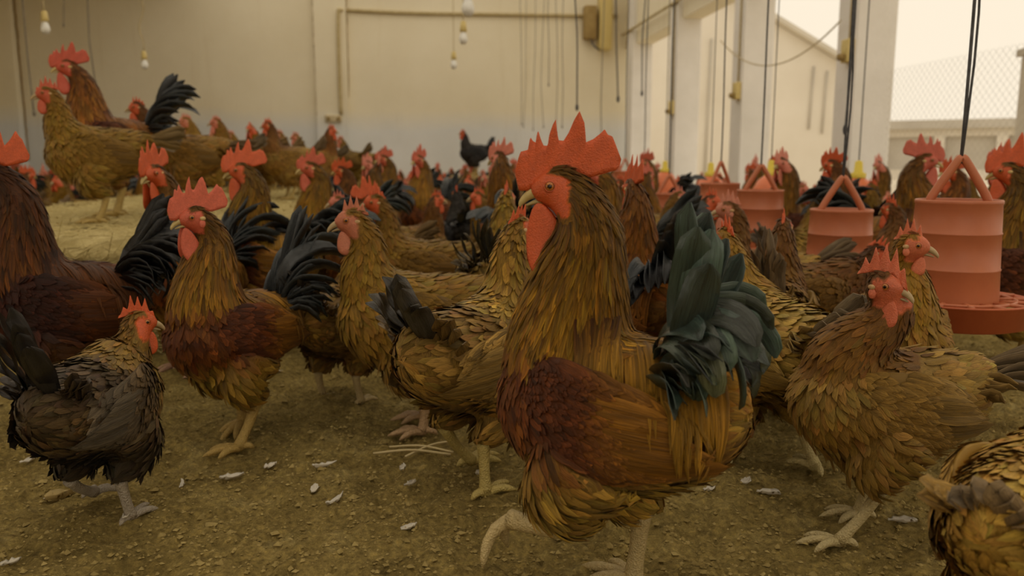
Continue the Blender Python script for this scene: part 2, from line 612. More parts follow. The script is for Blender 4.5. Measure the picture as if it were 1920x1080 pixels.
def mesh_screen(y0, y1, zt):
    g = Geo()
    pitch = 0.055
    x = XO - 0.03
    a = np.arange(y0 - zt, y1 + 0.001, pitch)
    for s in (1, -1):
        for y in a:
            # diagonal line y + t, z = t, clipped to the opening
            t0, t1 = max(0, y0 - y), min(zt - SILL_Z, y1 - y)
            if t1 - t0 < 0.02:
                continue
            pa, pb = (y + t0, SILL_Z + t0), (y + t1, SILL_Z + t1)
            if s < 0:
                pa, pb = (y0 + y1 - pa[0], pa[1]), (y0 + y1 - pb[0], pb[1])
            g.add(*tube([(x + 0.001 * s, *pa), (x + 0.001 * s, *pb)], 0.0009, seg=4, cap=False))
    o = link('wire_mesh', g.mesh('wire_mesh', M['wire']), wr)
    o['kind'] = 'stuff'
    return o


mesh_screen(3.48 + 0.27, 5.46, 1.2)


# ------------------------------------------------------------------ the birds
# local frame: x forward, y left, z up, feet on z = 0, real metres for a mid-size bird
R_TORSO = [(-.178, .290, .012, .012), (-.16, .283, .040, .036), (-.12, .264, .070, .064), (-.06, .248, .090, .086), (0, .243, .098, .094),
           (.06, .252, .096, .090), (.105, .270, .075, .074), (.134, .286, .036, .040), (.142, .289, .010, .010)]
R_NECK = [(.030, .265, .088, .082), (.052, .305, .080, .076), (.048, .355, .066, .062), (.036, .405, .053, .049), (.026, .447, .040, .037), (.034, .480, .029, .026)]
R_HEAD = [(.000, .000, .026, .0205), (.012, -.001, .024, .019), (.024, -.004, .018, .0155), (.032, -.009, .010, .010)]
R_SKULL = np.array([.060, 0, .503])
H_TORSO = [(-.168, .242, .012, .012), (-.15, .236, .034, .030), (-.11, .216, .060, .055), (-.05, .200, .075, .075), (0, .195, .083, .080),
           (.05, .202, .080, .076), (.09, .216, .060, .060), (.114, .228, .030, .035), (.121, .231, .008, .010)]
H_NECK = [(.035, .220, .066, .062), (.066, .255, .052, .052), (.078, .290, .041, .041), (.078, .322, .032, .031), (.084, .350, .025, .024)]
H_HEAD = [(.000, .000, .0225, .0185), (.010, -.001, .021, .017), (.020, -.004, .016, .0135), (.027, -.008, .009, .009)]
H_SKULL = np.array([.102, 0, .375])

R_TORSO = [(x * .88, z, a * .97, b * .95) for x, z, a, b in R_TORSO]
H_TORSO = [(x * .94, z, a, b) for x, z, a, b in H_TORSO]

PAL = {
    # linear colours, mostly pigment
    'rooster': dict(head=(.19, .085, .010), hackle=(.40, .185, .020), tip=(.56, .31, .05), back=(.13, .030, .009), saddle=(.41, .185, .024), breast=(.19, .055, .012),
                    fluff=(.46, .28, .075), wing=(.12, .030, .010), wing2=(.32, .135, .022), tail=(.010, .013, .012), tail2=(.11, .19, .15), vary=.28),  # fluff brightened for warm light on it, tail2 for teal highlights
    'rooster_dark': dict(head=(.19, .075, .012), hackle=(.36, .145, .02), tip=(.5, .24, .05), back=(.11, .026, .010), saddle=(.34, .13, .022), breast=(.13, .036, .010),
                         fluff=(.26, .14, .045), wing=(.09, .024, .010), wing2=(.30, .115, .022), tail=(.008, .009, .011), tail2=(.02, .03, .035), vary=.3),
    'olive': dict(head=(.28, .155, .022), hackle=(.36, .215, .035), tip=(.42, .27, .06), back=(.30, .185, .048), saddle=(.31, .195, .05), breast=(.36, .225, .06),
                  fluff=(.34, .22, .07), wing=(.27, .165, .042), wing2=(.24, .145, .045), tail=(.26, .17, .06), tail2=(.06, .05, .04), vary=.10),
    'brown': dict(head=(.15, .062, .016), hackle=(.21, .095, .022), tip=(.28, .14, .04), back=(.27, .165, .062), saddle=(.33, .21, .085), breast=(.29, .17, .058),
                  fluff=(.30, .185, .07), wing=(.26, .155, .055), wing2=(.24, .15, .06), tail=(.22, .15, .075), tail2=(.10, .085, .07), vary=.13),
    'pale': dict(head=(.33, .19, .04), hackle=(.40, .25, .055), tip=(.5, .36, .13), back=(.42, .29, .10), saddle=(.44, .31, .12), breast=(.46, .32, .12),
                 fluff=(.40, .27, .095), wing=(.38, .26, .09), wing2=(.34, .23, .09), tail=(.28, .2, .1), tail2=(.07, .07, .07), vary=.13),
    'partridge': dict(head=(.26, .15, .03), hackle=(.33, .205, .045), tip=(.45, .32, .13), back=(.22, .135, .055), saddle=(.27, .17, .07), breast=(.33, .21, .07),
                      fluff=(.30, .19, .065), wing=(.24, .145, .058), wing2=(.30, .2, .085), tail=(.03, .027, .022), tail2=(.10, .08, .05), vary=.32),
    'charcoal': dict(head=(.24, .13, .026), hackle=(.27, .16, .030), tip=(.34, .23, .08), back=(.105, .072, .045), saddle=(.085, .06, .042), breast=(.15, .095, .042),
                     fluff=(.055, .040, .026), wing=(.12, .08, .046), wing2=(.13, .11, .10), tail=(.012, .011, .011), tail2=(.04, .034, .03), vary=.25),
    'black': dict(head=(.03, .024, .02), hackle=(.03, .026, .022), tip=(.05, .045, .04), back=(.02, .018, .018), saddle=(.022, .02, .02), breast=(.025, .022, .02),
                  fluff=(.03, .026, .022), wing=(.02, .02, .022), wing2=(.03, .03, .034), tail=(.012, .012, .014), tail2=(.03, .04, .045), vary=.3),
}
for _k, _m in (('olive', (.78, .70, .34)), ('brown', (1.0, .95, .50)), ('pale', (.95, .86, .46)), ('partridge', (1.0, .92, .52)), ('charcoal', (.95, .88, .62)), ('rooster', (.82, .82, .45)), ('rooster_dark', (.80, .72, .5))):
    for _c in ('head', 'hackle', 'tip', 'back', 'saddle', 'breast', 'fluff', 'wing', 'wing2'):
        PAL[_k][_c] = tuple(a * b for a, b in zip(PAL[_k][_c], _m))
PAL['chestnut'] = dict(PAL['rooster'], tail=(.008, .009, .010), tail2=(.03, .05, .052))
RED = np.array((.60, .100, .022))
PINK = np.array((.62, .20, .10))


def rotz(a):
    c, s = math.cos(a), math.sin(a)
    return np.array([[c, -s, 0], [s, c, 0], [0, 0, 1.0]])


def roty(a):
    # positive tips the nose down
    c, s = math.cos(a), math.sin(a)
    return np.array([[c, 0, s], [0, 1, 0], [-s, 0, c]])


def remesh(v, f, voxel, iters):
    me = bpy.data.meshes.new('tmp')
    me.from_pydata([tuple(p) for p in v], [], f)
    ob = bpy.data.objects.new('tmp', me)
    COL.objects.link(ob)
    m = ob.modifiers.new('r', 'REMESH'); m.mode = 'VOXEL'; m.voxel_size = voxel
    s = ob.modifiers.new('s', 'SMOOTH'); s.factor = 0.5; s.iterations = iters
    dg = bpy.context.evaluated_depsgraph_get()
    ev = ob.evaluated_get(dg)
    rm = bpy.data.meshes.new_from_object(ev)
    n = len(rm.vertices)
    vv = np.empty(n * 3, np.float32); rm.vertices.foreach_get('co', vv)
    nn = np.empty(n * 3, np.float32); rm.vertices.foreach_get('normal', nn)
    k = len(rm.loops)
    li = np.empty(k, np.int32); rm.loops.foreach_get('vertex_index', li)
    lt = np.empty(len(rm.polygons), np.int32); rm.polygons.foreach_get('loop_total', lt)
    bpy.data.objects.remove(ob); bpy.data.meshes.remove(me); bpy.data.meshes.remove(rm)
    assert (lt == 4).all()
    return vv.reshape(-1, 3).astype(float), nn.reshape(-1, 3).astype(float), li.reshape(-1, 4).astype(np.int64)


def feather_strips(geo, P, N, dirfun, bvh, L, W, lift, K, croot, ctip, rng, hug=1.0, point=0.6, edge=1.15, mid=0.75, h0=0.0015):
    """lay feathers along the flow field over the surface held in bvh"""
    n = len(P)
    if n == 0:
        return
    pts = np.zeros((K + 1, n, 3)); nms = np.zeros((K + 1, n, 3)); tgs = np.zeros((K + 1, n, 3))
    p = P.copy(); nn = N.copy()
    find = bvh.find_nearest
    for k in range(K + 1):
        u = k / K
        pts[k] = p + nn * (h0 + lift * u)[:, None]
        nms[k] = nn
        d = dirfun(p, nn)
        t = nrm(d - nn * (d * nn).sum(1, keepdims=True))
        tgs[k] = t
        if k == K:
            break
        q = p + t * (L / K)[:, None]
        loc = np.empty_like(q); nor = np.empty_like(q)
        for i in range(n):
            a, b_, _, _ = find(q[i])
            loc[i] = a; nor[i] = b_
        p = q * (1 - hug) + loc * hug
        nn = nrm(nn * 0.35 + nor * 0.65)
    us = np.linspace(0, 1, K + 1)
    w = np.minimum(1, 0.45 + us * 2.2) * np.sqrt(np.maximum(1 - us ** (2.0 + 3.0 * (1 - point)), 0)) * (1 - point * 0.35 * us)
    w[-1] = 0.06
    B = np.cross(nms, tgs)
    W_ = (W[None] * w[:, None])[..., None]
    a = np.array([-1, 0, 1.0])
    jit = rng.normal(0, 0.12, n)
    B = B + nms * jit[None, :, None]
    v = pts[:, :, None] + B[:, :, None] * W_[:, :, None] * a[None, None, :, None] - nms[:, :, None] * (W_[:, :, None] * 0.28 * np.abs(a)[None, None, :, None])
    # order: feather, k, across
    v = v.transpose(1, 0, 2, 3).reshape(-1, 3)
    base = (np.arange(n) * (K + 1) * 3)[:, None, None]
    kk = (np.arange(K) * 3)[None, :, None]
    aa = np.arange(2)[None, None]
    q = base + kk + aa
    f = np.stack([q, q + 1, q + 4, q + 3], -1).reshape(-1, 4)
    cu = us[None, :, None, None]
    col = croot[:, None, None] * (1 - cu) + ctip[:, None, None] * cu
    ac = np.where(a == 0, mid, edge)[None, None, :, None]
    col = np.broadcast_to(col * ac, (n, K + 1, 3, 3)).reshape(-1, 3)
    uv = np.zeros((n, K + 1, 3, 3))
    uv[..., 0] = a[None, None]
    uv[..., 1] = us[None, :, None]
    uv[..., 2] = rng.random(n)[:, None, None]
    geo.add(v, f, col, uv.reshape(-1, 3))


def big_feather(base, elev, az, L, W, bend, roll, c1, c2, rng, K=12, tipround=0.9, face=None, side_bend=0.0):
    """one tail feather: starts pointing backwards/up at elev, turned az sideways, droops by bend on its way"""
    us = np.linspace(0, 1, K + 1)
    th = elev - bend * us ** 1.25
    ps = az + side_bend * us
    d = np.stack([-np.cos(th) * np.cos(ps), np.cos(th) * np.sin(ps), np.sin(th)], 1)
    path = np.asarray(base) + np.concatenate([[np.zeros(3)], np.cumsum((d[1:] + d[:-1]) / 2 * L / K, 0)])
    lat = np.stack([np.sin(ps), np.cos(ps), np.zeros_like(ps)], 1)          # sideways
    nup = nrm(np.cross(lat, d) * -1)
    nup *= np.sign(nup[:1, 2:3] + 1e-6)
    r = roll
    across = lat * math.cos(r) + nup * math.sin(r)
    nor = np.cross(d, across)
    w = W * np.minimum(1, 0.22 + 1.25 * us ** 0.8) * np.sqrt(np.maximum(1 - us ** (4 + 8 * tipround), 0.0))
    w[-1] = W * 0.12
    a = np.linspace(-1, 1, 5)
    v = path[:, None] + across[:, None] * (w[:, None] * a[None])[..., None] - nor[:, None] * (w[:, None] * 0.22 * np.abs(a)[None] ** 1.5)[..., None]
    v += nor[:, None] * (0.004 * np.sin(us * 9 + rng.random() * 6))[:, None, None]
    # give it a real thickness: a second sheet just beneath
    v2 = v - nor[:, None] * 0.0007
    n = (K + 1) * 5
    kk = np.arange(K)[:, None] * 5 + np.arange(4)[None]
    q = np.stack([kk, kk + 1, kk + 6, kk + 5], -1).reshape(-1, 4)
    e1 = np.arange(K) * 5
    ed = [np.stack([e1, e1 + 5, e1 + 5 + n, e1 + n], -1), np.stack([e1 + 4, e1 + 4 + n, e1 + 9 + n, e1 + 9], -1)]
    f = np.concatenate([q, q[:, ::-1] + n] + ed)
    col = mix(np.asarray(c1)[None, None] * np.ones((K + 1, 5, 1)), np.asarray(c2)[None, None], (us ** 0.7)[:, None, None] * np.ones((1, 5, 1)) * (0.4 + 0.6 * rng.random()))
    col = col * np.where(np.abs(a) < .1, .6, 1)[None, :, None]
    col = np.concatenate([col.reshape(-1, 3)] * 2)
    uv = np.zeros((K + 1, 5, 3)); uv[..., 0] = a[None] * 2; uv[..., 1] = us[:, None] * 2; uv[..., 2] = rng.random()
    g = Geo()
    g.add(np.concatenate([v.reshape(-1, 3), v2.reshape(-1, 3)]), f, col, np.concatenate([uv.reshape(-1, 3)] * 2))
    return g


# silhouette of a large single comb in head coordinates (x forward of skull, z above skull)
_cz = [(84, 425), (88, 392), (104, 335), (118, 300), (140, 295), (163, 288), (168, 240), (176, 214), (190, 236), (207, 246), (214, 200), (222, 172), (238, 225), (255, 264),
       (281, 266), (290, 200), (312, 140), (333, 104), (334, 160), (346, 233), (376, 236), (405, 190), (440, 110), (470, 62), (486, 100), (504, 140), (506, 190), (510, 246),
       (555, 226), (600, 190), (620, 168), (640, 200), (668, 212), (684, 250), (706, 305), (722, 345)]
_cb = [(84, 432), (92, 485), (108, 535), (160, 535), (210, 500), (250, 470), (330, 445), (440, 450), (540, 455), (620, 432), (690, 412), (712, 390), (722, 352)]
COMB_TOP = np.array([((365 - x) / 5224, (523 - y) / 5224) for x, y in _cz])
COMB_BOT = np.array([((365 - x) / 5224, (523 - y) / 5224) for x, y in _cb])


def comb_geo(sx, sz, rng, lean=0.0, jitter=0.0, flop=0.0, nx=110, nv=8, hen=False, k=1.0):
    xs = np.linspace(COMB_TOP[0, 0], COMB_TOP[-1, 0], nx)
    top = np.interp(-xs, -COMB_TOP[:, 0], COMB_TOP[:, 1])
    bot = np.interp(-xs, -COMB_BOT[:, 0], COMB_BOT[:, 1])
    if hen:
        # smaller, evenly pointed comb that follows the crown
        s = np.linspace(0, 1, nx)
        ph = (s * 5.2 + 0.25 * rng.random()) % 1.0
        saw = 1 - np.abs(2 * ph - 1)
        env = np.sin(np.pi * np.clip(s * 0.96 + 0.04, 0, 1)) ** 0.6
        xs = .030 - .062 * s
        bot = np.interp(s, [0, .25, .6, 1], [-.004, .015, .018, .012])
        top = bot + env * (.014 + .022 * saw ** 1.3)
    if jitter:
        top = bot + (top - bot) * (1 + jitter * np.interp(np.linspace(0, 6, nx), np.arange(7), rng.normal(0, 1, 7)))
    v_ = np.linspace(0, 1, nv)
    hh = top - bot
    X = xs[:, None] + 0 * v_[None]
    Z = bot[:, None] + hh[:, None] * v_[None]
    th = 0.0048 * (1 - 0.78 * v_[None] ** 0.8) * np.clip(np.minimum(np.arange(nx), np.arange(nx)[::-1]) / 5.0, 0.15, 1)[:, None] * np.clip(hh / 0.02, 0.3, 1)[:, None]
    th = np.broadcast_to(th, X.shape).copy()
    th[:, -1] *= 0.3
    off = lean * (Z - 0.02) + flop * v_[None] ** 2 * hh[:, None] + 0.0015 * np.sin(xs * 160)[:, None] * v_[None]
    zoff = -abs(flop) * 0.5 * v_[None] ** 2 * hh[:, None]
    A = np.stack([X * sx, (off + th) * k, (Z + zoff) * sz], -1).reshape(-1, 3)
    Bv = np.stack([X * sx, (off - th) * k, (Z + zoff) * sz], -1).reshape(-1, 3)
    n = nx * nv
    i = (np.arange(nx - 1)[:, None] * nv + np.arange(nv - 1)[None]).ravel()
    q = np.stack([i, i + nv, i + nv + 1, i + 1], -1)
    t = np.arange(nx - 1) * nv + nv - 1
    et = np.stack([t, t + nv, t + nv + n, t + n], -1)
    b0 = np.arange(nx - 1) * nv
    eb = np.stack([b0 + n, b0 + n + nv, b0 + nv, b0], -1)
    f = np.concatenate([q, q[:, ::-1] + n, et, eb])
    g = Geo()
    g.add(np.concatenate([A, Bv]), f)
    return g


def blob(c, r, seg=14, rings=10, drop=0.0):
    """ellipsoid, optionally heavier at the bottom"""
    ph = np.linspace(0, math.pi, rings + 1)
    prof = np.stack([np.sin(ph), np.cos(ph)], 1)
    v, q = lathe(prof, seg)
    z = v[:, 2].copy()
    v[:, :2] *= (1 - drop * z)[:, None]
    return v * np.asarray(r) + np.asarray(c), q[:, ::-1]


def make_bird(name, kind, pal, loc, rz, sc=1.0, detail=1, skull=None, head_yaw=0.0, head_pitch=0.0, legs=None, tail=None, comb=1.0, wattle=1.0,
              seed=0, redness=None, pitch=0.0, comb_flop=0.0, eyes=True, leg_col=(.50, .36, .12), hen_comb=None, wing_drop=0.0, skin_c=None, saddle=True, join_tail=False, far=False):
    rng = np.random.default_rng(seed + 11)
    rooster = kind == 'rooster'
    P_ = PAL[pal]
    pc = {k: np.array(v) for k, v in P_.items() if k != 'vary'}
    vary = P_['vary']
    torso = np.array(R_TORSO if rooster else H_TORSO)
    neck = np.array(R_NECK if rooster else H_NECK)
    head = np.array(R_HEAD if rooster else H_HEAD)
    sk0 = R_SKULL if rooster else H_SKULL
    hs = 1.0 if rooster else 0.84                       # size of the head details
    sk = sk0 if skull is None else np.array(skull, float)
    red = RED if skin_c is None else np.array(skin_c)
    # torso, tipped by pitch about the hips
    tp = np.stack([torso[:, 0], np.zeros(len(torso)), torso[:, 1]], 1)
    hip_c = np.array([0, 0, .24 if rooster else .195])
    RB = roty(pitch)
    tp = (tp - hip_c) @ RB.T + hip_c
    npt = np.stack([neck[:, 0], np.zeros(len(neck)), neck[:, 1]], 1)
    t = np.linspace(0, 1, len(npt))
    npt0 = (npt - hip_c) @ RB.T + hip_c
    w = smooth(0.0, 1.05, t)[:, None]
    disp = sk - sk0
    npt = npt0 * (1 - w) + npt * w + disp * w
    RH = rotz(head_yaw) @ roty(head_pitch)
    hp = np.stack([head[:, 0], np.zeros(len(head)), head[:, 1]], 1) @ RH.T + sk
    npath = np.vstack([npt, hp])
    nr = np.vstack([neck[:, 2:], head[:, 2:]])
    yawf = np.concatenate([smooth(0.2, 1.0, t) * head_yaw, np.full(len(hp), head_yaw)])
    full = catmull(np.column_stack([npath, nr, yawf]), 44)
    side = np.stack([-np.sin(full[:, 5]), np.cos(full[:, 5]), np.zeros(len(full))], 1)
    tor = catmull(np.column_stack([tp, torso[:, 2:]]), 30)
    V, F, off = [], [], 0

    def push(v, f):
        nonlocal off
        V.append(v); F.extend([tuple(int(i) + off for i in q) for q in f]); off += len(v)
    push(*tube(tor[:, :3], tor[:, 4], tor[:, 3], side=(0, 1, 0), seg=24))
    push(*tube(full[:, :3], full[:, 4], full[:, 3], side=side, seg=20))
    # legs
    hz = .098 if rooster else .078
    if legs is None:
        legs = [dict(hock=(-.022, .048, hz), foot=(.004, .050, 0)), dict(hock=(-.026, -.048, hz), foot=(-.004, -.05, 0))]
    leg_geo = Geo()
    lc = np.array(leg_col)
    for sgn, lg in zip((1, -1), legs):
        hock, foot = np.array(lg['hock'], float), np.array(lg['foot'], float)
        hip = np.array([-.005, sgn * (.05 if rooster else .042), .205 if rooster else .165])
        knee = np.array([.045 if rooster else .035, sgn * (.058 if rooster else .048), .155 if rooster else .125]) * 0.5 + (hip + hock) * 0.25
        th = catmull(np.column_stack([[hip, knee, hock * .75 + knee * .25, hock], [[.062], [.05], [.030], [.0155]]]) if rooster
                     else np.column_stack([[hip, knee, hock * .75 + knee * .25, hock], [[.052], [.042], [.024], [.0125]]]), 14)
        push(*tube(th[:, :3], th[:, 3], seg=14))
        r0 = .0118 if rooster else .0088
        shank = catmull([hock + (hock - foot) * 0.03, hock * .6 + foot * .4, foot + np.array([0, 0, .012])], 10)
        leg_geo.add(*tube(shank, np.array([1.15, 1.05, .98, .93, .9, .88, .88, .92, 1.0, 1.1]) * r0, seg=10), c=lc)
        ty = lg.get('yaw', 0.0)
        curl = lg.get('curl', 0.0)
        RF = rotz(ty) @ roty(lg.get('tilt', 0.0))
        fc = foot + np.array([0, 0, .010])
        for ang, ln in ((0, .074), (.55, .06), (-.55, .06), (math.pi - .25, .032)):
            k = (1.0 if rooster else .8)
            us = np.linspace(0, 1, 9)
            x = ln * k * us
            z = -.003 * us + .006 * np.sin(us * math.pi) - curl * .03 * us ** 2
            d = np.stack([x * math.cos(ang), x * math.sin(ang), z], 1) @ RF.T
            rr = r0 * np.array([.8, .74, .66, .70, .6, .62, .55, .4, .12])
            leg_geo.add(*tube(fc + d, rr, seg=8), c=lc * (0.95 + .1 * rng.random()))
    bv, bn, bf = remesh(np.concatenate(V), F, {0: .0085, 1: .0062, 2: .0044}[detail], 5 if detail < 2 else 7)
    # wings: a flattened folded paddle on each side
    wing_pts = np.array([(.088, .060, .292, .018), (.055, .086, .276, .048), (.005, .099, .262, .060), (-.05, .094, .250, .055), (-.10, .078, .240, .038), (-.145, .058, .232, .014)]) if rooster else \
        np.array([(.076, .048, .236, .016), (.05, .070, .222, .040), (.005, .082, .208, .052), (-.05, .078, .199, .047), (-.10, .060, .196, .032), (-.145, .040, .198, .012)])
    wing_pts = wing_pts * np.array([.90, 1, 1, 1])
    wings = []
    for s in (1, -1):
        wp = catmull(wing_pts, 16)
        pth = wp[:, :3].copy()
        pth[:, 2] -= wing_drop * smooth(.05, -.14, pth[:, 0]) * (s > 0)
        pth = (pth - hip_c) @ RB.T + hip_c
        pth[:, 1] *= s
        pth[:, 1] -= s * .009
        v, f = tube(pth, .011, wp[:, 3], side=(0, 1, 0), seg=14)
        wings.append((v, f))
    # combined surface for the feathers to lie on
    av = np.concatenate([bv] + [w_[0] for w_ in wings])
    polys = [tuple(q) for q in bf.tolist()]
    o_ = len(bv)
    for v, f in wings:
        polys += [tuple(int(i) + o_ for i in q) for q in f]
        o_ += len(v)
    bvh = BVHTree.FromPolygons([tuple(p) for p in av], polys)
    bvh_body = BVHTree.FromPolygons([tuple(p) for p in bv], [tuple(q) for q in bf.tolist()])
    # spine from skull to tail
    neck_sp = full[:len(full) - 9, :3][::-1]
    tors_sp = tor[:, :3][::-1]
    tors_sp = tors_sp[tors_sp[:, 0] < neck_sp[-1, 0] - .01]
    spine = np.vstack([neck_sp, tors_sp])
    sval = np.concatenate([np.linspace(0, 1, len(neck_sp)), np.linspace(1.02, 2, len(tors_sp))])
    stan = nrm(np.gradient(spine, axis=0))

    def spine_at(p):
        out = np.empty(len(p), int)
        for a in range(0, len(p), 4000):
            d2 = ((p[a:a + 4000, None] - spine[None]) ** 2).sum(2)
            out[a:a + 4000] = d2.argmin(1)
        return out

    zt = hip_c[2]

    def flow(p, n):
        i = spine_at(p)
        tg = stan[i]
        s_ = sval[i]
        g = np.array([0, 0, -1.0])
        sd = np.clip(1 - np.abs(n[:, 2]), 0, 1) * smooth(.85, 1.1, s_)
        return tg + g * (0.45 * sd + .35 * smooth(.08, .12, p[:, 0]))[:, None]

    z_sh = .338 if rooster else .262
    neck_up = sk[2] > z_sh + .07

    def low_neck(p):
        return smooth(z_sh + .008, z_sh - .022, p[:, 2]) * (1.0 if neck_up else 0.0)

    def colour(p, n, s_):
        c = mix(pc['head'], pc['hackle'], smooth(.15, .75, s_))
        up = smooth(-.05, .55, n[:, 2])
        rear = smooth(.01, -.09, p[:, 0])
        body = mix(pc['breast'], mix(pc['back'], pc['saddle'], rear), up)
        low = smooth(zt - .005, zt - .075, p[:, 2])
        body = mix(body, pc['fluff'], np.maximum(low, .8 * smooth(-.08, -.16, p[:, 0]) * (1 - up)))
        return mix(c, body, np.maximum(smooth(.86, 1.03, s_), low_neck(p)))

    hl = (bv - sk) @ RH          # body verts in head frame
    facem = (hl[:, 0] > -.010 * hs) & (hl[:, 2] < .0145 * hs) & (hl[:, 2] > -.030 * hs) & (np.linalg.norm(hl * np.array([1, 1, .8]), axis=1) < .05 * hs) | ((hl[:, 0] > .014 * hs) & (np.linalg.norm(hl, axis=1) < .05 * hs))
    bi = spine_at(bv)
    bc = colour(bv, bn, sval[bi]) * 0.8
    hk = smooth(.03 if rooster else .025, .0, bv[:, 2] - hz + 0.0)
    bc = np.where(facem[:, None], red * 0.95, bc)
    body = Geo()
    fm = facem[bf].all(1)
    body.add(bv, bf[~fm], bc, np.stack([bv[:, 1] * 120, bv[:, 2] * 40, bv[:, 0] * 3], 1), 0)
    body.add(bv, bf[fm], bc, None, 1)
    for f in range(len(leg_geo.m)):
        leg_geo.m[f][:] = 2
    body.merge(leg_geo)
    root = None if far else empty(name, loc, rz, sc)
    parts = []
    store = Geo()
    slots = []

    def part(nm, g, mats, parent=root, **kw):
        if far:                                   # small distant bird: everything goes into one mesh
            ms = mats if isinstance(mats, list) else [mats]
            for x in ms:
                if x not in slots:
                    slots.append(x)
            g.m = [np.array([slots.index(ms[i]) for i in a]) for a in g.m]
            store.merge(g)
            return {}
        o = link(nm, g.mesh(nm, mats), parent)
        parts.append(o)
        for k_, v_ in kw.items():
            o[k_] = v_
        return o
    body_o = part('body', body, [M['plumage'], M['skin'], M['leg']])

    # ---------------- contour feathers
    tri = np.concatenate([bf[:, [0, 1, 2]], bf[:, [0, 2, 3]]])
    ar = np.linalg.norm(np.cross(bv[tri[:, 1]] - bv[tri[:, 0]], bv[tri[:, 2]] - bv[tri[:, 0]]), axis=1) / 2
    cen = bv[tri].mean(1)
    ti = bi[tri[:, 0]]
    ts = sval[ti]
    ok = ~(facem[tri].any(1)) & (cen[:, 2] > hz + .006)
    dens = np.where(ts < .98, 2.6 if rooster else 2.0, 1.0) * np.where(ts < .35, 1.8, 1.0)
    wgt = ar * dens * ok
    NF = {0: 420, 1: 1300 if rooster else 1600, 2: 4200}[detail]
    pick = rng.choice(len(tri), NF, p=wgt / wgt.sum())
    r1, r2 = rng.random(NF), rng.random(NF)
    sw = r1 + r2 > 1; r1[sw] = 1 - r1[sw]; r2[sw] = 1 - r2[sw]
    a_, b2, c_ = bv[tri[pick, 0]], bv[tri[pick, 1]], bv[tri[pick, 2]]
    fp = a_ + (b2 - a_) * r1[:, None] + (c_ - a_) * r2[:, None]
    fn = nrm(bn[tri[pick, 0]])
    fs = sval[bi[tri[pick, 0]]]
    neckm = (fs < .985) & (low_neck(fp) < .5)
    up = fn[:, 2]
    low = fp[:, 2] < zt - .045
    k_ = 1.0 if rooster else .8
    L = np.where(neckm, np.interp(fs, [0, .3, .7, 1], [.010, .026, .055, .062] if rooster else [.009, .018, .032, .038]), np.where(low, .036, .042) * k_)
    Wd = np.where(neckm, np.interp(fs, [0, .3, 1], [.0022, .0036, .0062] if rooster else [.0022, .004, .0085]), np.where(low, .0065, .0085) * k_)
    mult = {0: 1.7, 1: 1.12, 2: 0.9}[detail]
    Wd = Wd * mult * rng.uniform(.8, 1.2, NF)
    L = L * rng.uniform(.75, 1.2, NF)
    if not rooster and detail:
        L = L * .88; Wd = Wd * .8
    lift = np.where(neckm, .0035, np.where(low, .009, .0055)) * rng.uniform(.5, 1.5, NF)
    cc = colour(fp, fn, fs)
    vv = np.exp(rng.normal(0, vary, NF))[:, None]
    hue = 1 + rng.normal(0, .05, (NF, 3))
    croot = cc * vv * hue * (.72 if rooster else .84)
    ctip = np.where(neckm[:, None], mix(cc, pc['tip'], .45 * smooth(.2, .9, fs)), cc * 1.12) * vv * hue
    K = {0: 3, 1: 4, 2: 6}[detail]
    pl = Geo()
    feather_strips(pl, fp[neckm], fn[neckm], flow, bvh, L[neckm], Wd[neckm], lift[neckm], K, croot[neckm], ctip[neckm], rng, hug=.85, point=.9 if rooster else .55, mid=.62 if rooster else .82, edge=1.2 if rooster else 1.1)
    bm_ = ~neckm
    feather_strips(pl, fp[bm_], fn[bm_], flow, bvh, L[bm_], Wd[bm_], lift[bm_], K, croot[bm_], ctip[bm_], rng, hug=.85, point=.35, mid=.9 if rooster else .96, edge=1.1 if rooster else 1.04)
    # saddle hackles falling from the back over the flanks
    if rooster and saddle:
        ns = {0: 60, 1: 170, 2: 420}[detail]
        sx = rng.uniform(-.145, .02, ns)
        sg = rng.choice([-1, 1], ns)
        st = np.stack([sx, sg * rng.uniform(.008, .06, ns), np.full(ns, .40)], 1)
        st = (st - hip_c) @ RB.T + hip_c
        sp, sn = [], []
        for q in st:
            l_, n_, _, _ = bvh_body.find_nearest(Vector((q[0], q[1], .36)))
            sp.append(l_); sn.append(n_)
        sp, sn = np.array(sp), np.array(sn)

        def sflow(p, n):
            g = np.zeros_like(p)
            g[:, 2] = -1.0
            g[:, 0] = -.42
            g[:, 1] = np.sign(p[:, 1]) * .55
            return g
        sc_ = mix(pc['back'], pc['saddle'], smooth(.03, -.03, sx)) * np.exp(rng.normal(0, .3, ns))[:, None]
        feather_strips(pl, sp, sn, sflow, bvh, rng.uniform(.08, .145, ns), rng.uniform(.0042, .0068, ns) * mult, rng.uniform(.006, .014, ns), K + 2,
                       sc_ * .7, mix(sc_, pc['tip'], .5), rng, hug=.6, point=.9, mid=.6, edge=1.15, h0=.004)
    o = part('plumage', pl, M['plumage'])
    o['kind'] = 'stuff'

    # ---------------- wings with coverts and flight feathers
    for s, (wv, wf) in zip((1, -1), wings):
        wg = Geo()
        wg.add(wv, [tuple(q) for q in wf], pc['wing'] * .7)
        wb_ = BVHTree.FromPolygons([tuple(p) for p in wv], [tuple(int(i) for i in q) for q in wf])
        nw = {0: 70, 1: 230, 2: 600}[detail]
        wing_pts_ = wing_pts
        x0, x1 = wing_pts[0, 0], wing_pts[-1, 0]
        u = rng.random(nw) ** .9
        xx = x0 + (x1 - x0) * u * .72
        hz_ = np.interp(-xx, -wing_pts[:, 0], wing_pts[:, 3])
        zc_ = np.interp(-xx, -wing_pts[:, 0], wing_pts[:, 2])
        yw = np.interp(-xx, -wing_pts[:, 0], wing_pts[:, 1]) - .009
        zz_ = rng.uniform(-.97, .97, nw)
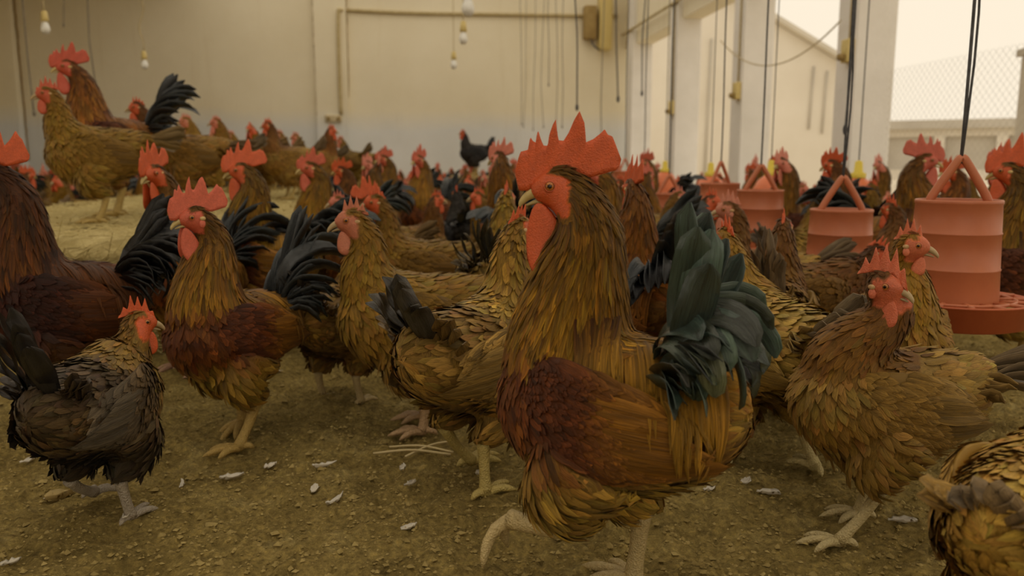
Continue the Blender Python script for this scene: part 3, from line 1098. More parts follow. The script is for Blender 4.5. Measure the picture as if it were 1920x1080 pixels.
        q = np.stack([xx, s * (yw + .012 * np.sqrt(1 - zz_ ** 2) + .001), zc_ + hz_ * zz_], 1)
        q = (q - hip_c) @ RB.T + hip_c
        sp, sn = [], []
        for a in q:
            l_, n_, _, _ = wb_.find_nearest(Vector(a))
            sp.append(l_); sn.append(n_)
        sp, sn = np.array(sp), np.array(sn)
        sn = nrm(sn * .6 + np.array([0, s * .4, 0]))

        def wflow(p, n):
            d = np.zeros_like(p); d[:, 0] = -1; d[:, 2] = -.28
            return d @ RB.T
        cw = mix(pc['wing'], pc['wing2'], smooth(.35, .8, u) * .8) * np.exp(rng.normal(0, vary, nw))[:, None]
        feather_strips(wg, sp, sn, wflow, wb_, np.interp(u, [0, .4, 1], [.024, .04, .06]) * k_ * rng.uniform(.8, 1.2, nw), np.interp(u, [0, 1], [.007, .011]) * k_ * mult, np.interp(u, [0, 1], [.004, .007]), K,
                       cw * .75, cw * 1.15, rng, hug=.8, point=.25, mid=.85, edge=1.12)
        # long primaries stacked along the lower edge
        npm = 8
        u = np.linspace(0, 1, npm)
        q = np.stack([-.01 - .05 * u, np.full(npm, s * .12), np.interp(.01 + .05 * u, -wing_pts[:, 0], wing_pts[:, 2]) + (.03 - .062 * u) * k_], 1)
        q = (q - hip_c) @ RB.T + hip_c
        sp, sn = [], []
        for a in q:
            l_, n_, _, _ = wb_.find_nearest(Vector(a))
            sp.append(l_); sn.append(n_)
        sn = nrm(np.array(sn) * .3 + np.array([0, s * .7, .1]))

        def pflow(p, n):
            d = np.zeros_like(p); d[:, 0] = -1; d[:, 2] = -.10
            return d @ RB.T
        cw = np.tile(pc['wing2'], (npm, 1)) * np.linspace(1.1, .8, npm)[:, None]
        feather_strips(wg, np.array(sp), sn, pflow, wb_, np.linspace(.10, .135, npm) * k_, np.full(npm, .0125) * k_, np.full(npm, .007), K + 1, cw * .8, cw, rng, hug=.25, point=.2, mid=.7, edge=1.15, h0=.003)
        o = part('wing', wg, M['plumage'])

    # ---------------- head furniture
    def head_place(g):
        g.v = [(v * 1.0) @ RH.T + sk for v in g.v]
        return g
    hc = hen_comb if hen_comb is not None else (not rooster)
    cg = comb_geo(comb if not hc else comb * hs, comb if not hc else comb * hs, rng, lean=rng.normal(0, .06), jitter=.0 if detail == 2 else .12, flop=comb_flop, hen=hc, k=hs, nx=110 if detail == 2 else 60)
    cg.c = [np.tile(red, (len(v), 1)) * (1 + .05 * np.sin(v[:, :1] * 211 + v[:, 2:] * 170)) for v in cg.v]
    part('comb', head_place(cg), M['skin'])
    for s in (1, -1):
        wl = .036 * wattle * (1 if rooster else .55)
        v, f = blob((0, 0, 0), (.0185 * wattle * (1 if rooster else .7), .0048, wl), drop=.35, seg=16, rings=12)
        v = v @ roty(.22).T
        v[:, 1] += s * (.010 + .25 * np.maximum(0, -v[:, 2])) * hs
        v += np.array([.0165 * hs, 0, -.022 * hs - wl * .85])
        g = Geo(); g.add(v, f, red)
        part('wattle', head_place(g), M['skin'])
        v, f = blob((-.008 * hs, s * .0185 * hs, -.010 * hs), np.array((.0065, .003, .0085)) * hs)
        g = Geo(); g.add(v, f, red * 1.1 + .03)
        v, f = blob((-.009 * hs, s * .0198 * hs, .0005 * hs), np.array((.006, .0025, .0042)) * hs)
        g.add(v, f, (.62, .44, .18) if rooster else (.55, .35, .16))
        part('ear_lobe', head_place(g), M['skin'])
        if eyes:
            v, f = blob((0, 0, 0), (1, 1, 1), 20, 16)
            dd = np.degrees(np.arccos(np.clip(nrm(v)[:, 1] * s, -1, 1)))
            ec = np.where(dd[:, None] < 24, (.004, .003, .003), np.where(dd[:, None] < 52, (.50, .17, .03), (.05, .02, .01)))
            r_ = .0064 * hs
            g = Geo(); g.add(v * r_ + np.array([.0125 * hs, s * .0158 * hs, .003 * hs]), f, ec)
            # eyelid ring
            a = np.linspace(0, 2 * math.pi, 19)
            rp = np.stack([.0125 * hs + .0062 * hs * np.cos(a), np.full(19, s * .0185 * hs), .003 * hs + .0058 * hs * np.sin(a)], 1)
            g.add(*tube(rp, .0013 * hs, seg=6, side=(0, 1, 0), cap=False), c=red * .8)
            part('eye', head_place(g), M['eye'])
    # beak: hooked upper and shorter lower mandible
    up_p = np.array([(.018, 0, -.003), (.030, 0, -.004), (.040, 0, -.009), (.047, 0, -.0165), (.0485, 0, -.021)]) * hs
    lo_p = np.array([(.016, 0, -.0135), (.028, 0, -.0150), (.036, 0, -.0175), (.0415, 0, -.0195)]) * hs
    bcol = np.array((.55, .42, .17)) if rooster else np.array((.45, .33, .17))
    g = Geo()
    pp = catmull(up_p, 14)
    g.add(*tube(pp, np.linspace(.0088, .0012, 14) * hs, np.linspace(.0092, .0012, 14) * hs, seg=12), c=bcol)
    part('beak', head_place(g), M['horn'])
    g = Geo()
    pp = catmull(lo_p, 10)
    g.add(*tube(pp, np.linspace(.0075, .0012, 10) * hs, np.linspace(.0042, .001, 10) * hs, seg=12), c=bcol * .85)
    part('beak', head_place(g), M['horn'])

    # ---------------- tail
    tb = (np.array([-.134, 0, .290] if rooster else [-.132, 0, .240]) - hip_c) @ RB.T + hip_c
    td = dict(elev=1.15 if rooster else .62, spread=.22, L=.2 if rooster else .125, n=5 if rooster else 5, sickle=6 if rooster else 0, lesser=10 if rooster else 4, bend=.5 if rooster else .12, droop=2.0, sL=.26, W=.0165 if rooster else .0135, sW=.0155, lL=.62, rnd=.08, bx=0.0)
    if tail:
        td.update(tail)
    tb = tb + np.array([td['bx'], 0, 0])
    mt = M['gloss'] if (rooster or pal in ('charcoal', 'black', 'partridge')) else M['plumage']
    ct, ct2 = pc['tail'], pc['tail2']

    tg_all = Geo()

    def tf(**kw):
        if rooster and pal == 'rooster':          # each feather its own sheen, put into its colour: teal, bottle green, bronze
            h = mix(np.array([1.0, 1.0, 1.0]), np.array([1.5, .85, .45]), rng.random() ** 2) * rng.uniform(.55, 1.35)
            kw['c2'] = np.asarray(kw['c2']) * h
        g = big_feather(rng=rng, **kw)
        if join_tail:
            tg_all.merge(g)
        else:
            part('tail_feather', g, mt)
    Kt = {0: 6, 1: 9, 2: 14}[detail]
    for s in (1, -1):
        for i in range(td['n']):
            u = i / max(1, td['n'] - 1)
            tf(base=tb + np.array([.015 * u, s * (.006 + .016 * u), -.012 * u]), elev=td['elev'] - .32 * u + rng.normal(0, .05), az=s * (td['spread'] * u + .03), L=td['L'] * (1 - .14 * u) * rng.uniform(.93, 1.05),
               W=td['W'], bend=td['bend'] * rng.uniform(.7, 1.3), roll=s * (1.15 - .55 * u), c1=ct, c2=mix(ct, ct2, .35 + .3 * rng.random()), K=Kt)
        for i in range(td['sickle']):
            u = i / max(1, td['sickle'] - 1)
            tf(base=tb + np.array([.012 + .02 * u, s * (.012 + .016 * u), .004 - .01 * u]), elev=td['elev'] + .12 - .25 * u + rng.normal(0, td['rnd']), az=s * (.10 + .45 * u) + rng.normal(0, td['rnd']), L=td['sL'] * (1 - .30 * u) * rng.uniform(.9, 1.08),
               W=td['sW'], bend=td['droop'] * rng.uniform(.85, 1.2), roll=s * (.95 - .3 * u), c1=mix(ct, ct2, .12), c2=mix(ct, ct2, .15 + .85 * rng.random() ** 1.4), K=Kt + 2, tipround=.6, side_bend=s * .25)
        for i in range(td['lesser']):
            u = rng.random()
            tf(base=tb + np.array([.02 + .03 * u, s * (.016 + .02 * rng.random()), -.008 - .02 * u]), elev=td['elev'] * .85 - .35 * u, az=s * (.3 + .55 * rng.random()), L=(td['L'] * td['lL'] if rooster else .07) * rng.uniform(.75, 1.15),
               W=.8 * td['sW'], bend=(1.9 if rooster else .35) * rng.uniform(.8, 1.2), roll=s * (.55 + .3 * rng.random()), c1=mix(ct, pc['saddle'], .0 if rooster else .65), c2=mix(ct, ct2, rng.random()) if rooster else mix(ct, pc['saddle'], .65), K=max(6, Kt - 4), tipround=.5)
    if join_tail:
        part('tail', tg_all, mt)
    if far:
        return store.mesh(name, slots)
    return root


def tint(root, c):
    for ch in root.children:
        ch.color = (*c, 1)


def copy_bird(src_children, name, loc, rz, sc, c, keep=None):
    r = empty(name, loc, rz, sc)
    for ch in src_children:
        if keep and ch.name.split('.')[0] not in keep:
            continue
        d = ch.copy()
        COL.objects.link(d)
        d.parent = r
        d.color = (*c, 1)
    return r


def face(theta, px):
    """turn from the image-plane heading (0 right, 90 away, 180 left, 270 towards the lens)"""
    return math.radians(theta) - YAW - math.atan((px - 960) / 1517.0)


# ------------------------------------------------------------------ straw covered ledge on the left
LX0, LX1, LY0, LY1, LZ = -1.75, -0.50, 2.30, 6.9, 0.34
m, nt, b = new_mat('straw')
n1 = noise(nt, 14, 6, 0.7, objcoord(nt))
nt.links.new(ramp(nt, n1.outputs[0], [(0.3, (0.40, 0.31, 0.11)), (0.7, (0.66, 0.55, 0.26))]), b.inputs['Base Color'])
b.inputs['Roughness'].default_value = 0.9
bump(nt, b, n1.outputs[0], 0.01)
M['straw'] = m
ledge = empty('straw_ledge', ((LX0 + LX1) / 2, (LY0 + LY1) / 2, 0))
tag(ledge, 'long raised ledge covered in pale straw on the left with birds standing on it', 'ledge')
hx, hy = (LX1 - LX0) / 2, (LY1 - LY0) / 2
g = Geo()
nx_, ny_ = 44, 120
ux, uy = np.meshgrid(np.linspace(-hx, hx, nx_), np.linspace(-hy, hy, ny_))
edge = np.minimum(np.minimum(ux + hx, hx - ux), np.minimum(uy + hy, hy - uy))
uz = LZ - 0.012 + 0.008 * vnoise(ux * 9, uy * 9, 8) - 0.05 * (1 - smooth(0, .07, edge))
k = (np.arange(ny_ - 1)[:, None] * nx_ + np.arange(nx_ - 1)[None]).ravel()
g.add(np.stack([ux, uy, uz], -1).reshape(-1, 3), np.stack([k, k + 1, k + nx_ + 1, k + nx_], -1))
v, f = box(-hx, hx, -hy, hy, 0.0, LZ - 0.06)
g.add(v, f)
link('bed', g.mesh('bed', M['straw']), ledge)
rng = np.random.default_rng(21)
n = 9000
px_, py_ = rng.uniform(-hx, hx, n), rng.uniform(-hy, hy, n)
fr = rng.random(n) < .3
py_[fr] = -hy - .004 * rng.random(fr.sum())
pz_ = np.where(fr, rng.uniform(0.02, LZ - .02, n), LZ - .006 + .01 * rng.random(n))
an, ln_, tl = rng.uniform(0, 2 * math.pi, n), rng.uniform(.03, .11, n), rng.normal(0, .14, n)
d = np.stack([np.cos(an) * np.cos(tl), np.sin(an) * np.cos(tl) * np.where(fr, .1, 1), np.sin(tl) + np.where(fr, rng.normal(0, .5, n), 0)], 1) * ln_[:, None]
c0 = np.stack([px_, py_, pz_], 1)
sd = nrm(np.cross(d, np.array([0, 0, 1.0]))) * .0016
up_ = np.array([0, 0, .0016])
vv = np.stack([c0 - d / 2 - sd, c0 - d / 2 + sd, c0 - d / 2 + up_, c0 + d / 2 - sd, c0 + d / 2 + sd, c0 + d / 2 + up_], 1).reshape(-1, 3)
q = (np.arange(n) * 6)[:, None, None] + np.array([[0, 1, 4, 3], [1, 2, 5, 4], [2, 0, 3, 5]])[None]
g = Geo(); g.add(vv, q.reshape(-1, 4))
o = link('straw', g.mesh('straw', M['straw'], False), ledge)
o['kind'] = 'stuff'

# ------------------------------------------------------------------ litter crumbs, feathers and stalks on the floor
M['crumb'] = mat_noise('litter_crumbs', (0.20, 0.145, 0.045), (0.47, 0.36, 0.14), 26, 0.95, spec=0.2)
rng = np.random.default_rng(5)
n = 32000
dd = 0.55 + 3.2 * rng.random(n) ** 1.35
ax = rng.uniform(-0.78, 0.78, n)
cx = (np.sin(YAW) + ax * np.cos(YAW)) * dd
cy = (np.cos(YAW) - ax * np.sin(YAW)) * dd
keep = ~((cx < LX1 + .02) & (cy > LY0 - .02)) & (cx < XR - .06)
cx, cy = cx[keep], cy[keep]; n = len(cx)
r = rng.lognormal(-5.95, .40, n)
oct_v = np.array([(1, 0, 0), (-1, 0, 0), (0, 1, 0), (0, -1, 0), (0, 0, 1), (0, 0, -1)], float)
oct_f = np.array([(0, 2, 4), (2, 1, 4), (1, 3, 4), (3, 0, 4), (2, 0, 5), (1, 2, 5), (3, 1, 5), (0, 3, 5)])
sh = rng.uniform(.5, 1.4, (n, 6, 1)) * oct_v[None]
a = rng.uniform(0, 6.28, n)
ca, sa = np.cos(a), np.sin(a)
sh = np.stack([sh[..., 0] * ca[:, None] - sh[..., 1] * sa[:, None], sh[..., 0] * sa[:, None] + sh[..., 1] * ca[:, None], sh[..., 2] * .7], -1) * r[:, None, None]
cz = litter_height(cx, cy) + r * .25
vv = (sh + np.stack([cx, cy, cz], 1)[:, None]).reshape(-1, 3)
g = Geo(); g.add(vv, ((np.arange(n) * 6)[:, None, None] + oct_f[None]).reshape(-1, 3))
o = link('litter_crumbs', g.mesh('litter_crumbs', M['crumb'], False))
tag(o, 'brown crumbs of dry litter strewn all over the barn floor', 'litter', kind='stuff')

M['down'] = flat_mat('pale_down', (0.72, 0.66, 0.55), 0.8)
M['leaf'] = flat_mat('dry_husk', (0.50, 0.37, 0.15), 0.9)


def fallen_feather(px, py, ln, w, mat, nm, label, cat, group, ang):
    p = ground(px, py)
    z = float(litter_height(np.array([p[0]]), np.array([p[1]]))[0])
    r_ = np.random.default_rng(int(px * 7 + py))
    us = np.linspace(0, 1, 9)
    th = ang + .5 * us
    path = np.cumsum(np.stack([np.cos(th), np.sin(th), np.zeros(9)], 1) * ln / 8, 0)
    path -= path.mean(0)
    path[:, 2] = .004 + .35 * ln * ((us - .5) ** 2) * 1.2
    wd = w * np.sin(np.pi * np.clip(us * .93 + .06, 0, 1)) ** .7
    lat = np.stack([-np.sin(th), np.cos(th), np.zeros(9)], 1)
    aa = np.linspace(-1, 1, 5)
    v = path[:, None] + lat[:, None] * (wd[:, None] * aa[None])[..., None]
    v[..., 2] += wd[:, None] * .9 * aa[None] ** 2 + r_.normal(0, .0012, v.shape[:2])
    v[..., :2] += r_.normal(0, w * .12, v[..., :2].shape)
    v2 = v - np.array([0, 0, .0012])
    kk = (np.arange(8)[:, None] * 5 + np.arange(4)[None]).ravel()
    q = np.stack([kk, kk + 1, kk + 6, kk + 5], -1)
    e1 = np.arange(8) * 5
    f = np.concatenate([q, q[:, ::-1] + 45, np.stack([e1, e1 + 5, e1 + 50, e1 + 45], -1), np.stack([e1 + 4, e1 + 49, e1 + 54, e1 + 9], -1)])
    g = Geo(); g.add(np.concatenate([v.reshape(-1, 3), v2.reshape(-1, 3)]), f)
    e_ = empty(nm, (p[0], p[1], z))
    link('vane', g.mesh('vane', mat), e_)
    g = Geo(); g.add(*tube(np.vstack([path[0] * 1.25 - path[1] * .25, path + np.array([0, 0, .0008])]), .0009, seg=5))
    link('shaft', g.mesh('shaft', M['down']), e_)
    tag(e_, label, cat, group)
    fallen.append((e_, p[1]))


fallen = []
for (x, y, l_, w_, a_) in [(590, 920, .024, .008, 1.2), (435, 893, .03, .008, .2), (610, 882, .032, .006, .1), (508, 874, .02, .007, .6), (945, 995, .022, .006, 1.4),
                           (630, 945, .035, .005, .8), (768, 1010, .02, .006, .3), (240, 985, .022, .007, 1.3), (905, 886, .02, .009, .2), (1330, 930, .018, .006, .1),
                           (1440, 938, .026, .009, 2.4), (1398, 925, .02, .007, .4), (1700, 700, .03, .006, .2), (1745, 845, .03, .009, .3), (1690, 985, .03, .008, 2.6),
                           (755, 885, .022, .006, 1.1), (340, 905, .028, .004, 1.5), (20, 1065, .02, .006, .4), (770, 925, .02, .006, .6), (1330, 800, .02, .007, .2), (1275, 690, .02, .006, .2),
                           (520, 700, .02, .007, .1), (55, 870, .024, .006, .8)]:
    fallen_feather(x, y, l_ * 1.35, w_ * .8, M['down'], 'fallen_feather', 'pale feather on the litter ' + next(b3 for a3, b3 in ((330, 'near the charcoal hen'), (560, 'below the chestnut rooster'), (700, 'left of the straw stalks'), (960, 'below the yellow-legged hen'), (1480, 'right of the big rooster'), (9999, 'around the brown hen')) if x < a3), 'feather', 'pale feathers on the litter', a_)
fallen_feather(112, 935, .042, .014, M['leaf'], 'dry_husk', 'tan oval husk on the litter beside the charcoal hen', 'husk', None, .3)
M['stalk'] = flat_mat('dry_stalk', (0.62, 0.5, 0.26), 0.8)
for i, (x0, y0, x1, y1) in enumerate([(700, 850, 845, 852), (730, 838, 850, 848), (760, 856, 860, 826)]):
    a, b2 = ground(x0, y0, .012), ground(x1, y1, .014)
    e_ = tag(link('straw_stalk', Geo().add(*tube(catmull([a, (a + b2) / 2 + np.array([0, .004, .006]), b2], 12), .0022, seg=7)).mesh('straw_stalk', M['stalk'])),
             ['lower of the three pale straw stalks lying left of the big rooster', 'upper of the three pale straw stalks lying left of the big rooster', 'crossing straw stalk slanting over the two others left of the big rooster'][i], 'straw')

# ------------------------------------------------------------------ hanging feeders, drinkers, bulbs, cords
m, nt, b = new_mat('red_feeder_plastic')
n1 = noise(nt, 7, 5, 0.65, objcoord(nt))
nt.links.new(ramp(nt, n1.outputs[0], [(0.3, (0.46, 0.135, 0.058)), (0.7, (0.58, 0.19, 0.085))]), b.inputs['Base Color'])
b.inputs['Roughness'].default_value = 0.42
b.inputs['Subsurface Weight'].default_value = 0.12
b.inputs['Subsurface Radius'].default_value = (0.02, 0.006, 0.004)
M['feeder'] = m
m, nt, b = new_mat('orange_pan_plastic')
n1 = noise(nt, 9, 5, 0.65, objcoord(nt))
nt.links.new(ramp(nt, n1.outputs[0], [(0.3, (0.46, 0.10, 0.035)), (0.7, (0.60, 0.15, 0.055))]), b.inputs['Base Color'])
b.inputs['Roughness'].default_value = 0.45
M['pan'] = m
M['yellow'] = flat_mat('yellow_plastic', (0.80, 0.62, 0.06), 0.4)
M['feed'] = mat_noise('feed_meal', (0.45, 0.33, 0.12), (0.6, 0.46, 0.2), 80, 0.95)


def feeder(px, dist, ztop, k, label, rot=0.0, cords=1):
    """k = hopper bottom diameter in metres"""
    p = at(px, dist)
    r = k / 2
    h = k * 1.22
    z0 = ztop - h
    e = empty('hanging_feeder', (p[0], p[1], z0), rot)
    tag(e, label, 'feeder', 'red hanging feeders')
    prof = []
    for z, rr in ((0, 1.0), (.335, .967), (.342, .982), (.352, .982), (.359, .964), (.675, .932), (.682, .947), (.692, .947), (.699, .930), (.955, .904), (.965, .92), (.99, .92), (1.0, .905), (.998, .86), (.3, .92)):
        prof.append((rr * r, z * h))
    g = Geo(); g.add(*lathe(prof, 48)); link('hopper', g.mesh('hopper', M['feeder']), e)
    # pan
    R = r * 1.72
    pr = [(R * .6, -.46 * r), (R * .86, -.46 * r), (R * .93, -.42 * r), (R * .985, .10 * r), (R * 1.02, .12 * r), (R * 1.02, .155 * r), (R * .985, .16 * r), (R * .95, .12 * r), (R * .90, -.36 * r), (.05 * r, -.34 * r)]
    g = Geo(); g.add(*lathe(pr, 56)); g.add(*lathe([(R * .6, -.46 * r), (.001, -.46 * r)], 56))
    pan = link('pan', g.mesh('pan', M['pan']), e)
    g = Geo(); g.add(*lathe([(R * .9, -.12 * r), (R * .6, -.06 * r), (r * .6, .04 * r)], 32)); link('feed', g.mesh('feed', M['feed']), pan)
    for i in range(16):
        a = i * math.pi / 8
        c, s = math.cos(a), math.sin(a)
        g = Geo(); g.add(*tube([(c * r * .97, s * r * .97, .10 * r), (c * R * .7, s * R * .7, .135 * r), (c * R * .98, s * R * .98, .14 * r)], .004, seg=6))
        link('grille_bar', g.mesh('grille_bar', M['feeder']), pan)
    a = np.linspace(0, 2 * math.pi, 41)
    g = Geo(); g.add(*tube(np.stack([np.cos(a) * R * .78, np.sin(a) * R * .78, np.full(41, .135 * r)], 1), .0035, seg=6, cap=False, side=(0, 0, 1)))
    link('grille_ring', g.mesh('grille_ring', M['feeder']), pan)
    # A-shaped handle
    hh = r * .92
    g = Geo()
    pth = np.array([(-.62 * r, 0, h * .93), (-.58 * r, 0, h + .06 * r), (-.10 * r, 0, h + hh * .93), (0, 0, h + hh), (.10 * r, 0, h + hh * .93), (.58 * r, 0, h + .06 * r), (.62 * r, 0, h * .93)])
    pth = pth @ rotz(.0).T
    g.add(*tube(catmull(pth, 40), .075 * r, .10 * r, side=(0, 1, 0), seg=10))
    link('handle', g.mesh('handle', M['feeder']), e)
    zr = CEIL - z0
    for c in range(cords):
        zz = np.linspace(h + hh * .9, zr, 30)
        rr = np.random.default_rng(int(px) + c)
        x = .006 * np.sin(zz * 9 + c * 3) * (c * 1.0) + .004 * (c - .5)
        g = Geo(); g.add(*tube(np.stack([x, .003 * np.cos(zz * 7 + c), zz], 1), .0032 if c == 0 else .0024, seg=6))
        link('cord', g.mesh('cord', M['cord']), e)
    return e


feeder(1803, 1.60, .463, .171, 'nearest red hanging feeder with grilled orange pan at the right edge', -.35, 2)
feeder(1583, 2.20, .412, .178, 'second nearest red feeder hanging in front of the widest pillar', -.2, 2)
feeder(1428, 2.95, .442, .180, 'red feeder with ribbed hopper behind the hen facing left, third from the right', -.1, 1)
feeder(1352, 3.45, .456, .180, 'plain tall red feeder fourth from the right beside the third window', .5, 1)
feeder(1256, 4.05, .392, .180, 'half hidden red feeder behind two hens, fifth from the right', .1, 1)
feeder(1208, 5.2, .44, .18, 'small distant red feeder just right of the big comb', .3, 1)
feeder(1172, 5.9, .49, .18, 'farthest red feeder partly behind the big comb', .6, 1)


def drinker(px, dist, ztop, k, label):
    p = at(px, dist)
    e = empty('bell_drinker', (p[0], p[1], ztop - k * 1.15))
    tag(e, label, 'drinker', 'orange bell drinkers')
    r = k / 2
    g = Geo(); g.add(*lathe([(r * 1.25, 0), (r * 1.3, .16 * r), (r * 1.24, .2 * r), (r * 1.15, .05 * r), (r * .98, .05 * r), (r * .97, .5 * r), (r * .86, 1.05 * r), (r * .62, 1.5 * r), (r * .3, 1.75 * r), (r * .12, 1.8 * r)], 40))
    link('bell', g.mesh('bell', M['pan2']), e)
    g = Geo(); g.add(*lathe([(r * .34, 1.74 * r), (r * .34, 1.95 * r), (r * .2, 2.0 * r), (r * .16, 2.45 * r), (r * .08, 2.5 * r), (.001, 2.52 * r)], 20))
    link('valve_cap', g.mesh('valve_cap', M['yellow']), e)
    zz = np.linspace(2.4 * r, CEIL - (ztop - k * 1.15), 20)
    g = Geo(); g.add(*tube(np.stack([0 * zz, 0 * zz, zz], 1), .0025, seg=6)); link('cord', g.mesh('cord', M['cord']), e)


M['pan2'] = flat_mat('bright_orange_plastic', (0.78, 0.20, 0.07), 0.35)
drinker(1610, 3.6, .53, .20, 'orange bell drinker with yellow cap behind the second feeder')
drinker(1446, 4.1, .535, .20, 'orange bell drinker with yellow cap behind the ribbed third feeder')
drinker(1333, 4.6, .525, .20, 'orange bell drinker with yellow cap left of the tall fourth feeder')
drinker(1247, 5.6, .54, .20, 'farthest orange bell drinker with yellow cap near the far right corner')


def hanging_bulb(px, py, dist, label, k=1.0, wavy=0.0):
    p = at(px, dist)
    z = H + (310 - py) * dist / 1500 * 1.0
    e = empty('hanging_bulb', (p[0], p[1], z))
    tag(e, label, 'light bulb', 'hanging light bulbs')
    g = Geo(); g.add(*lathe(np.array([(.001, -.062), (.018, -.058), (.029, -.040), (.031, -.022), (.025, .0), (.018, .018), (.016, .03)]) * k, 24)); link('globe', g.mesh('globe', M['bulb']), e)
    g = Geo(); g.add(*lathe(np.array([(.017, .022), (.026, .028), (.024, .055), (.018, .095), (.008, .10), (.001, .10)]) * k, 20)); link('lamp_socket', g.mesh('lamp_socket', M['socket']), e)
    zz = np.linspace(.098 * k, CEIL - z, 34)
    x = wavy * np.sin(zz * 16) * smooth(.1, .25, zz) * smooth(.75, .35, zz)
    g = Geo(); g.add(*tube(np.stack([x, 0 * zz, zz], 1), .0055 if wavy else .0045, seg=6)); link('cable', g.mesh('cable', M['conduit']), e)


hanging_bulb(107, 60, 6.5, 'bulb on a cable above the rooster on the straw ledge, leftmost of all bulbs', 1.1)
hanging_bulb(284, 125, 7.5, 'bulb on a crooked cable between the ledge rooster and the pilaster', 1.0, .028)
hanging_bulb(880, 22, 5.0, 'largest hanging bulb near the top above the middle of the back wall', 1.25)
hanging_bulb(871, 78, 6.5, 'middle one of the three bulbs hanging before the back wall centre', 1.1)
hanging_bulb(853, 125, 8.5, 'lowest of the three bulbs hanging before the back wall centre', 1.1)


strings = []


def cord(px, dist, y0, y1, r, mat, label, group=None, sway=.01, nm='hanging_string'):
    p = at(px, dist)
    z0, z1 = H + (310 - y0) * dist / 1500, H + (310 - y1) * dist / 1500
    z0 = min(z0, CEIL)
    zz = np.linspace(z1, z0, 24)
    rr = np.random.default_rng(int(px))
    x = np.interp(zz, np.linspace(z1, z0, 6), rr.normal(0, sway, 6))
    e = empty(nm, (p[0], p[1], z1))
    g = Geo(); g.add(*tube(np.stack([x, 0 * zz, zz - z1], 1), r, seg=6)); link('line', g.mesh('line', mat), e)
    g = Geo(); v, f = blob((x[0], 0, 0), (r * 2.2, r * 2.2, r * 5)); g.add(v, f); link('knot', g.mesh('knot', mat), e)
    tag(e, label, 'cord', group)
    strings.append(e)


M['greycord'] = mat_noise('grey_string', (0.16, 0.14, 0.11), (0.26, 0.23, 0.18), 40, 0.9)
for w_, (x, d, yb, r_) in zip(('leftmost', 'second from the left', 'third from the left', 'fourth from the left', 'shortest', 'third from the right', 'second from the right', 'rightmost'), ((975, 9.5, 235, .0035), (985, 10, 240, .003), (1000, 9.8, 245, .0035), (1017, 9.5, 240, .0035), (1027, 9.0, 165, .004), (1043, 9.2, 250, .0035), (1053, 9.4, 240, .004), (1127, 8.5, 300, .005))):
    cord(x, d, -300, yb, r_, M['greycord'], w_ + ' of the thin grey strings before the back wall', 'strings before the back wall')
cord(1076, 5.0, -400, 205, .0045, M['cord'], 'dark cord hanging straight down behind the big rooster comb')
cord(1152, 6.8, -300, 190, .006, M['cord'], 'dark cord hanging before the far right corner')
cord(1198, 6.6, -300, 180, .005, M['cord'], 'short dark cord with a knot beside the farthest pillar')
cord(68, 7.0, -300, 215, .006, M['greycord'], 'grey cord left of the rooster on the straw ledge')
cord(188, 8.0, -300, 160, .006, M['greycord'], 'grey cord right of the head of the ledge rooster')
cord(143, 8.4, -300, 60, .004, M['greycord'], 'short thin cord above the ledge rooster beside the leftmost bulb')
cord(1587, 2.6, -600, 245, .0035, M['cord'], 'dark knotted cord hanging in front of the widest pillar', None, .006)
# slack pale cable between the pillars
a, b2 = np.array([XR - .05, 7.9, 1.75]), np.array([XR - .05, 5.6, 1.55])
pts = [a + (b2 - a) * t + np.array([0, 0, -1.1 * t * (1 - t)]) for t in np.linspace(0, 1, 24)]
tag(link('slack_wiring', Geo().add(*tube(pts, .006, seg=6)).mesh('slack_wiring', M['palecord'])), 'slack pale cable sagging across the second pillar', 'cable')


# ------------------------------------------------------------------ the flock: birds one can tell apart
placed = []          # (x, y, on_ledge)


def B(label, kind, pal, pos, px, theta, sc=1.0, detail=1, seed=0, z=0.0, group=None, tintc=None, **kw):
    placed.append((pos[0], pos[1], z > .1))
    r = make_bird(kind, kind, pal, (pos[0], pos[1], z), face(theta, px), sc, detail, seed=seed, **kw)
    tag(r, label, 'chicken', group or ('roosters' if kind == 'rooster' else 'hens'))
    if tintc:
        tint(r, tintc)
    return r


# the big rooster in the middle, striding left
B('largest rooster striding left in the foreground with tall red comb and teal tail', 'rooster', 'rooster', ground(1136, 1128), 1136, 152, 1.0, 2, seed=1,
  head_yaw=.50, skull=(.062, .012, .503), comb=1.0, wattle=1.3, leg_col=(.56, .43, .20),
  legs=[dict(hock=(.012, .052, .112), foot=(.108, .050, .086), tilt=.7, curl=.8, yaw=.1), dict(hock=(-.022, -.048, .100), foot=(-.012, -.05, 0))],
  tail=dict(elev=1.62, spread=.45, L=.198, n=4, sickle=10, lesser=18, bend=.12, droop=3.1, sL=.17, W=.0205, sW=.0165, lL=.62, rnd=.16, bx=.034))
B('charcoal hen with golden neck walking away in the left foreground', 'hen', 'charcoal', ground(200, 980), 200, 60, .93, 1, seed=2,
  skull=(.118, -.012, .305), head_yaw=-.85, leg_col=(.42, .36, .28), tail=dict(elev=1.25, spread=.15, L=.15, n=5, lesser=10), comb=1.15,
  legs=[dict(hock=(-.02, .042, .078), foot=(.045, .045, .02), tilt=.2), dict(hock=(-.022, -.042, .08), foot=(.0, -.042, 0))])
B('dark mahogany rooster with black tail cut off by the left edge', 'rooster', 'rooster_dark', at(88, 1.56), 88, 172, 1.02, 1, seed=3, tintc=(.40, .33, .33),
  tail=dict(elev=1.35, spread=.3, L=.18, sickle=9, lesser=18, droop=3.0, sL=.24, bend=.4, sW=.019, lL=.75), skull=(.095, 0, .505))
